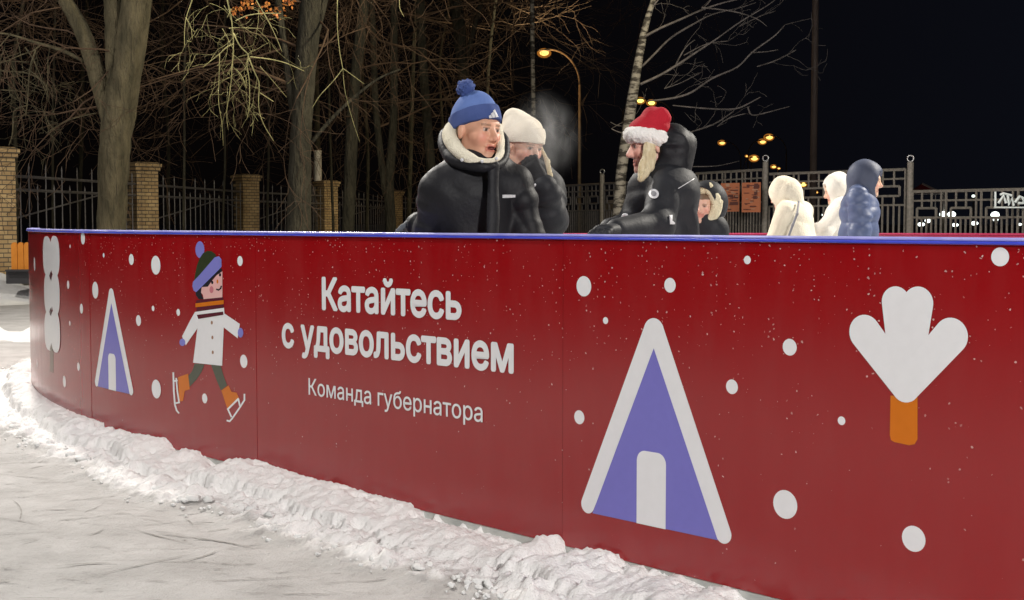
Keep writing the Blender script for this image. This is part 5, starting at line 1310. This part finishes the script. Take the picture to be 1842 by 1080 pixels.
# gloves
glove('glove', wr[0], W(735, 406, Yc + .18), (0, -.2, -1), man, M['grey_glove'], .5, -1)
glove('glove', wr[1], wr[1] + np.array([.03, -.05, -.07]), (0, 1, 0), man, M['grey_glove'], .5, 1, .005)

# ---- girl in the cream hat
Yg = 6.25
Hg = Head(W(941, 262, Yg), 42, -16, -3, 1.0)
Rg = rotm(25); gch = W(945, 350, Yg + .08); ghp = gch + np.array([0, .05, -.40]); gnb = W(940, 312, Yg + .06)
gsh = [W(890, 335, Yg + .05), W(985, 340, Yg + .08)]; gel = [W(880, 420, Yg), W(988, 393, Yg - .06)]; gwr = [W(890, 480, Yg - .05), W(978, 335, Yg - .18)]
girl = make_person('girl in tall cream knit hat holding a black glove to her mouth', Hg, gch, ghp, gsh, gel, gwr, Rg, (ghp[0], ghp[1]), 0.003, 0, True, base=(0.74, 0.46, 0.35), torso=.9)
S_ = jacket(girl, 'jacket', M['nylon2'], gch, ghp - np.array([0, 0, .1]), gsh, gel, gwr, Rg, gnb, .0065, .92, (.078, .080, .058), .004, 24, seed=7, sleeve=2)
beanie(Hg, girl, M['cream_knit'], M['cream_knit'], tilt=-0.25, cuff_h=.066, zc=.047, rad=(.090, .108, .105), top=[(W(932, 238, Yg), W(924, 214, Yg + .02), .078, .050)], wrk=.0025)
glove('glove', W(974, 326, Yg - .18), W(957, 300, Yg - .17), (.3, 1, .1), girl, M['glove'], .75, 1)
S = SDF(W(978, 338, Yg - .18) - .09, W(978, 338, Yg - .18) + .09, .004); S.chain(ringpts(W(978, 337, Yg - .18), rotm(20, 25), .046, .040, 14), .009, .01, closed=True); sdf_obj('cuff_band', S, M['patch'], girl, girl['_org'])
S = SDF(W(960, 300, Yg) - .26, W(960, 300, Yg) + .2, .005)
S.chain([W(972, 262, Yg + .03), W(984, 290, Yg + .02), W(990, 315, Yg), W(994, 335, Yg - .02)], [.008, .012, .011, .006], .01); S.chain([W(910, 280, Yg + .02), W(908, 310, Yg + .0)], [.02, .02], .01); S.wrinkle(.003, 70, 3, (2, 2, .4)); sdf_obj('hair', S, M['hair_blond'], girl, girl['_org'])

# ---- woman in the santa hat
Yw = 5.60
Hw = Head(W(1173, 262, Yw), -84, -8, 0, .97)
Rw = rotm(-62); wch = W(1194, 356, Yw); whp = wch + np.array([.035, .04, -.40]); wnb = W(1190, 312, Yw + .02)
wsh = [W(1186, 340, Yw + .12), W(1200, 342, Yw - .12)]; wel = [W(1150, 404, Yw + .10), W(1180, 405, Yw - .22)]; wwr = [W(1100, 412, Yw - .10), W(1108, 415, Yw - .42)]
# image-near arm is her left arm
wom = make_person('woman in red santa hat and hooded dark jacket reaching one arm along the barrier', Hw, wch, whp, wsh, wel, wwr, Rw, (whp[0], whp[1]), 0.003, 0, True, torso=.78, base=(0.72, 0.42, 0.34), hair=(0.45, 0.32, 0.16))
def wx(S):
    S.ell(W(1196, 326, Yw), (.12, .12, .06), .06, Rw); S.cone(W(1160, 345, Yw + .05), W(1152, 400, Yw + .05), .07, .08, .05)
wj = jacket(wom, 'jacket', M['nylon2'], wch, whp - np.array([0, 0, .1]), wsh, wel, wwr, Rw, wnb, .0065, .84, (.080, .068, .05), .0055, 21, seed=11, extra=wx, wide=1.25, sleeve=0)
S = SDF(W(1190, 270, Yw) - .28, W(1190, 270, Yw) + .26, .005)   # big soft hood
S.ell(W(1208, 266, Yw), (.126, .088, .088), .03, rotm(-84, -14)); S.cone(W(1208, 247, Yw), W(1224, 262, Yw), .044, .050, .05); S.cone(W(1224, 262, Yw), W(1216, 290, Yw), .052, .060, .05)
S.cone(W(1172, 308, Yw - .03), W(1214, 302, Yw - .02), .062, .070, .04); S.cone(W(1160, 304, Yw - .04), W(1150, 312, Yw), .038, .032, .03); S.cone(W(1198, 234, Yw), W(1210, 240, Yw), .018, .03, .03)
S.ell(Hw.w(0, .098, -.005), (.17, .115, .135), .012, Hw.R, op='sub')
for (xa, ya, xb, yb, xc, yc) in ((1186, 276, 1206, 270, 1238, 266), (1170, 296, 1195, 286, 1232, 284), (1188, 252, 1204, 246, 1226, 250)):   # soft folds
    for a_, b_ in (((xa, ya), (xb, yb)), ((xb, yb), (xc, yc))): S.cone(W(*a_, Yw - .125), W(*b_, Yw - .125), .020, .020, .02, op='sub')
S.wrinkle(.0060, 19, 14, (1, 1, 1.6)); wh = sdf_obj('hood', S, M['nylon'], wom, wom['_org'])
# hat: plush band and floppy red felt
S = SDF(Hw.c - .22, Hw.c + .26, .0045); up = Hw.R @ np.array([0, -.12, 1]); up /= np.linalg.norm(up)
bc_ = W(1173, 250, Yw)
rb_ = rotm(-84, 10)
S.chain(ringpts(bc_, rb_, .076, .088, 22), .033, .01, closed=True)
rg = random.Random(4)
for p in ringpts(bc_, rb_, .080, .092, 130):
    for _ in range(3):
        d = np.array([rg.gauss(0, 1) for _ in range(3)]); d /= np.linalg.norm(d); S.cone(p + d * .018, p + d * .027, .008, .0065, .008)
S.wrinkle(.002, 120, 6); bo_ = S
S = SDF(Hw.c - .22, Hw.c + .30, .0045); S.ell(W(1174, 244, Yw), (.090, .098, .070), .02, rb_); S.cone(W(1170, 230, Yw), W(1174, 211, Yw), .060, .036, .05); S.cone(W(1172, 207, Yw - .02), W(1190, 206, Yw - .03), .026, .030, .02); S.cone(W(1188, 208, Yw - .03), W(1200, 213, Yw - .03), .030, .020, .02); S.cone(W(1168, 203, Yw), W(1176, 200, Yw), .026, .022, .02)
S.wrinkle(.005, 30, 21); n = -(rb_ @ np.array([0, 0, 1.])); S.cut(n, n @ bc_)
sh_ = sdf_obj('hat', S, M['red_felt'], wom, wom['_org']); sdf_obj('fur_band', bo_, M['fur_white'], sh_, wom['_org'])
S = SDF(Hw.c - .26, Hw.c + .16, .004)
for k in range(14):
    t = k / 8; S.chain([W(1165 + 6 * t, 260, Yw - .085), W(1161 + 8 * t, 280, Yw - .095), W(1154 + 11 * t, 300, Yw - .11), W(1149 + 8 * t, 324 - 5 * t, Yw - .135)], [.012, .014, .013, .007], .006)
S.wrinkle(.004, 60, 5, (2, 2, .5)); sdf_obj('hair', S, M['hair_blond'], wom, wom['_org'])
patch_on(wj, [(1177 + 8.5 * math.cos(a), 350 + 8.5 * math.sin(a)) for a in np.linspace(0, 2 * math.pi, 18, endpoint=False)], M['patch'], 'round_patch', wj, .004)
patch_on(wj, [(1177 + 4.5 * math.cos(a), 350 + 4.5 * math.sin(a)) for a in np.linspace(0, 2 * math.pi, 12, endpoint=False)], M['patch_dark'], 'round_patch', wj, .0065)
patch_on(wj, [(1203, 388), (1208, 388), (1208, 401), (1212, 401), (1212, 404), (1204, 404)], M['patch'], 'letter_patch', wj, .004)
for (a, b_) in (((1219, 339), (1234, 330)), ((1234, 330), (1247, 322))):
    patch_on(wj, [a, b_, (b_[0], b_[1] + 1.6), (a[0], a[1] + 1.6)], M['patch'], 'piping', wj, .004)
glove('glove', wwr[1], W(1088, 415, Yw - .50), (0, -.1, -1), wom, M['nylon2'], .35, -1); glove('glove', wwr[0], W(1082, 414, Yw - .14), (0, -.1, -1), wom, M['glove'], .4, 1, .005)
S = SDF(W(1125, 394, Yw - .1) - .06, W(1125, 394, Yw - .1) + .06, .003); S.chain(ringpts(W(1125, 396, Yw - .12), rotm(-30, 80), .014, .022, 12), .006, .004, closed=True); sdf_obj('buckle', S, M['patch'], wom, wom['_org'])

# ---- child in the fur trimmed hood
Yk = 7.6
Hk = Head(W(1270, 371, Yk), -36, -6, 0, .76); Rk = rotm(-50); kch = W(1270, 414, Yk + .05); khp = kch + np.array([.02, .03, -.36]); knb = W(1270, 393, Yk + .02)
ksh = [W(1258, 405, Yk + .05), W(1283, 408, Yk - .02)]; kel = [W(1250, 460, Yk), W(1286, 460, Yk - .02)]; kwr = [W(1244, 480, Yk - .1), W(1275, 490, Yk - .12)]
kid = make_person('child in dark coat with a cream fur trimmed hood behind the santa hat skater', Hk, kch, khp, ksh, kel, kwr, Rk, (khp[0], khp[1]), .006, 0, True, torso=.8, base=(0.74, 0.46, 0.35))
jacket(kid, 'coat', M['nylon2'], kch, khp - np.array([0, 0, .1]), ksh, kel, kwr, Rk, knb, .011, .66, (.055, .05, .045), .004, 24)
S = SDF(Hk.c - .24, Hk.c + .24, .006); S.ell(Hk.w(0, -.03, .02), (.115, .12, .13), .02, Hk.R); S.ell(Hk.w(0, .08, 0), (.085, .12, .11), .01, Hk.R, op='sub'); kh = sdf_obj('hood', S, M['nylon2'], kid, kid['_org'])
S = SDF(Hk.c - .24, Hk.c + .24, .005); S.chain([Hk.w(.108 * math.cos(q), .035 - .02 * math.sin(q), .01 + .125 * math.sin(q)) for q in np.linspace(-.8, math.pi + .8, 16)], .027, .02); S.wrinkle(.004, 90, 3); sdf_obj('fur_trim', S, M['fur_cream'], kh, kid['_org'])

# ---- far skaters
def far_skater(label, Y, hx, hy, a, lean, mcoat, mhood, hs=1.0, fat=1.0, puffs=None, hem_px=None, hood_r=(.118, .125, .135), pitch=-10, chest_px=None, hip_px=None, face=.075, hood_fn=None, arms=None, res=.011, bag=False):
    H = Head(W(hx, hy, Y), a, pitch, 0, hs); R = rotm(a); fw = R[:, 1]
    ch = W(*chest_px, Y); hp = W(*hip_px, Y); nb = H.w(0, -.04, -.15) * .5 + ch * .5 + np.array([0, 0, .06])
    sh = [ch + R @ np.array([sx * .17 * fat, -.01, .09]) for sx in (-1, 1)]
    if arms is None: arms = (-.28, .10, -.20, .26)
    el = [s + R @ np.array([sx * .04, arms[1], arms[0]]) for s, sx in zip(sh, (-1, 1))]; wr = [e + R @ np.array([-sx * .02, arms[3], arms[2] + .08]) for e, sx in zip(el, (-1, 1))]
    o = make_person(label, H, ch, hp, sh, el, wr, R, (hp[0] - fw[0] * .05, hp[1] - fw[1] * .05), .008, 0, True, base=(0.78, 0.50, 0.36), torso=.85)
    jacket(o, 'coat', mcoat, ch, hp - np.array([0, 0, .16]), sh, el, wr, R, nb, res, fat, (.085, .075, .055), .008, 17, puffs=puffs, sleeve=3 if puffs else 0, seed=int(hx))
    S = SDF(H.c - .3, H.c + .26, .008); S.ell(H.w(0, -.03, .02), np.array(hood_r), .02, H.R); S.cone(H.w(0, -.05, -.05), nb, .10, .12, .05)
    if hood_fn: hood_fn(S, H)
    S.ell(H.w(0, .10, -.01), (face, .10, .10), .01, H.R, op='sub'); S.wrinkle(.006, 20, 5); sdf_obj('hood', S, mhood, o, o['_org'])
    for i in range(2): glove('glove', wr[i], wr[i] + fw * .08, (0, 0, -1), o, mcoat if mcoat != M['navy'] else M['glove'], .5, 1 - 2 * i, .008)
    return o
sk5 = far_skater('skater in a long cream fleece coat and hood bent forward with a thin shoulder strap', 11.4, 1408, 352, -128, 0, M['cream_coat'], M['cream_coat'], chest_px=(1428, 398), hip_px=(1448, 460), fat=1.0, hood_r=(.125, .145, .14), pitch=-14, face=.06)
S = SDF(W(1432, 390, 11.2) - .34, W(1432, 390, 11.2) + .34, .008); S.chain([W(1437, 363, 11.23), W(1434, 385, 11.12), W(1426, 405, 11.1), W(1419, 425, 11.1)], .011, .01); sdf_obj('strap', S, M['patch_dark'], sk5, sk5['_org'])
far_skater('skater in a white fleece hood leaning left between the cream coat and the navy coat', 12.2, 1503, 344, -100, 0, M['white_coat'], M['white_coat'], chest_px=(1512, 390), hip_px=(1512, 465), fat=.95, pitch=-16, hood_r=(.115, .135, .15), face=.072, arms=(-.22, .16, -.08, .30))
far_skater('skater in a slate blue puffer jacket with the hood up facing right', 10.6, 1562, 326, 74, 0, M['navy'], M['navy2'], chest_px=(1546, 376), hip_px=(1545, 455), fat=1.0, puffs=(.012, .115, .03), pitch=-8, hood_r=(.12, .15, .15), face=.08, arms=(-.30, .02, -.24, .10))

# ---- breath hanging in the cold air beside the cream hat
vb = MB(); vb.sphere((0, 0, 0), 1.0, 0, 32, 20)
vm = bpy.data.materials.new('vapour'); vm.use_nodes = True; nt = vm.node_tree; nt.nodes.clear()
vo_ = nt.nodes.new('ShaderNodeOutputMaterial'); pv = nt.nodes.new('ShaderNodeVolumePrincipled'); t = nt.nodes.new('ShaderNodeTexCoord'); nn = nt.nodes.new('ShaderNodeTexNoise'); nn.inputs['Scale'].default_value = 1.5; nn.inputs['Detail'].default_value = 4; nn.inputs['Distortion'].default_value = 0.8
ln_ = nt.nodes.new('ShaderNodeVectorMath'); ln_.operation = 'LENGTH'; fr = nt.nodes.new('ShaderNodeMapRange'); fr.interpolation_type = 'SMOOTHSTEP'; fr.inputs[1].default_value = 1.0; fr.inputs[2].default_value = 0.0
mr_ = nt.nodes.new('ShaderNodeMapRange'); mr_.inputs[1].default_value = 0.40; mr_.inputs[2].default_value = 0.75; mr_.inputs[3].default_value = 0.0; mr_.inputs[4].default_value = 6.5
mu_ = nt.nodes.new('ShaderNodeMath'); mu_.operation = 'MULTIPLY'
nt.links.new(t.outputs['Object'], nn.inputs[0]); nt.links.new(t.outputs['Object'], ln_.inputs[0]); nt.links.new(ln_.outputs['Value'], fr.inputs[0]); nt.links.new(nn.outputs[0], mr_.inputs[0])
nt.links.new(mr_.outputs[0], mu_.inputs[0]); nt.links.new(fr.outputs[0], mu_.inputs[1]); nt.links.new(mu_.outputs[0], pv.inputs['Density']); pv.inputs['Color'].default_value = (0.95, 0.95, 0.95, 1); nt.links.new(pv.outputs[0], vo_.inputs['Volume'])
vv = vb.build('breath_vapour', [vm], None, smooth=True); vv.location = tuple(W(983, 243, 6.1)); vv.scale = (.17, .17, .23); vv.rotation_euler = (0, math.radians(-14), 0); tag(vv, kind='stuff')
for o in bpy.data.objects:
    if '_org' in o.keys(): del o['_org']
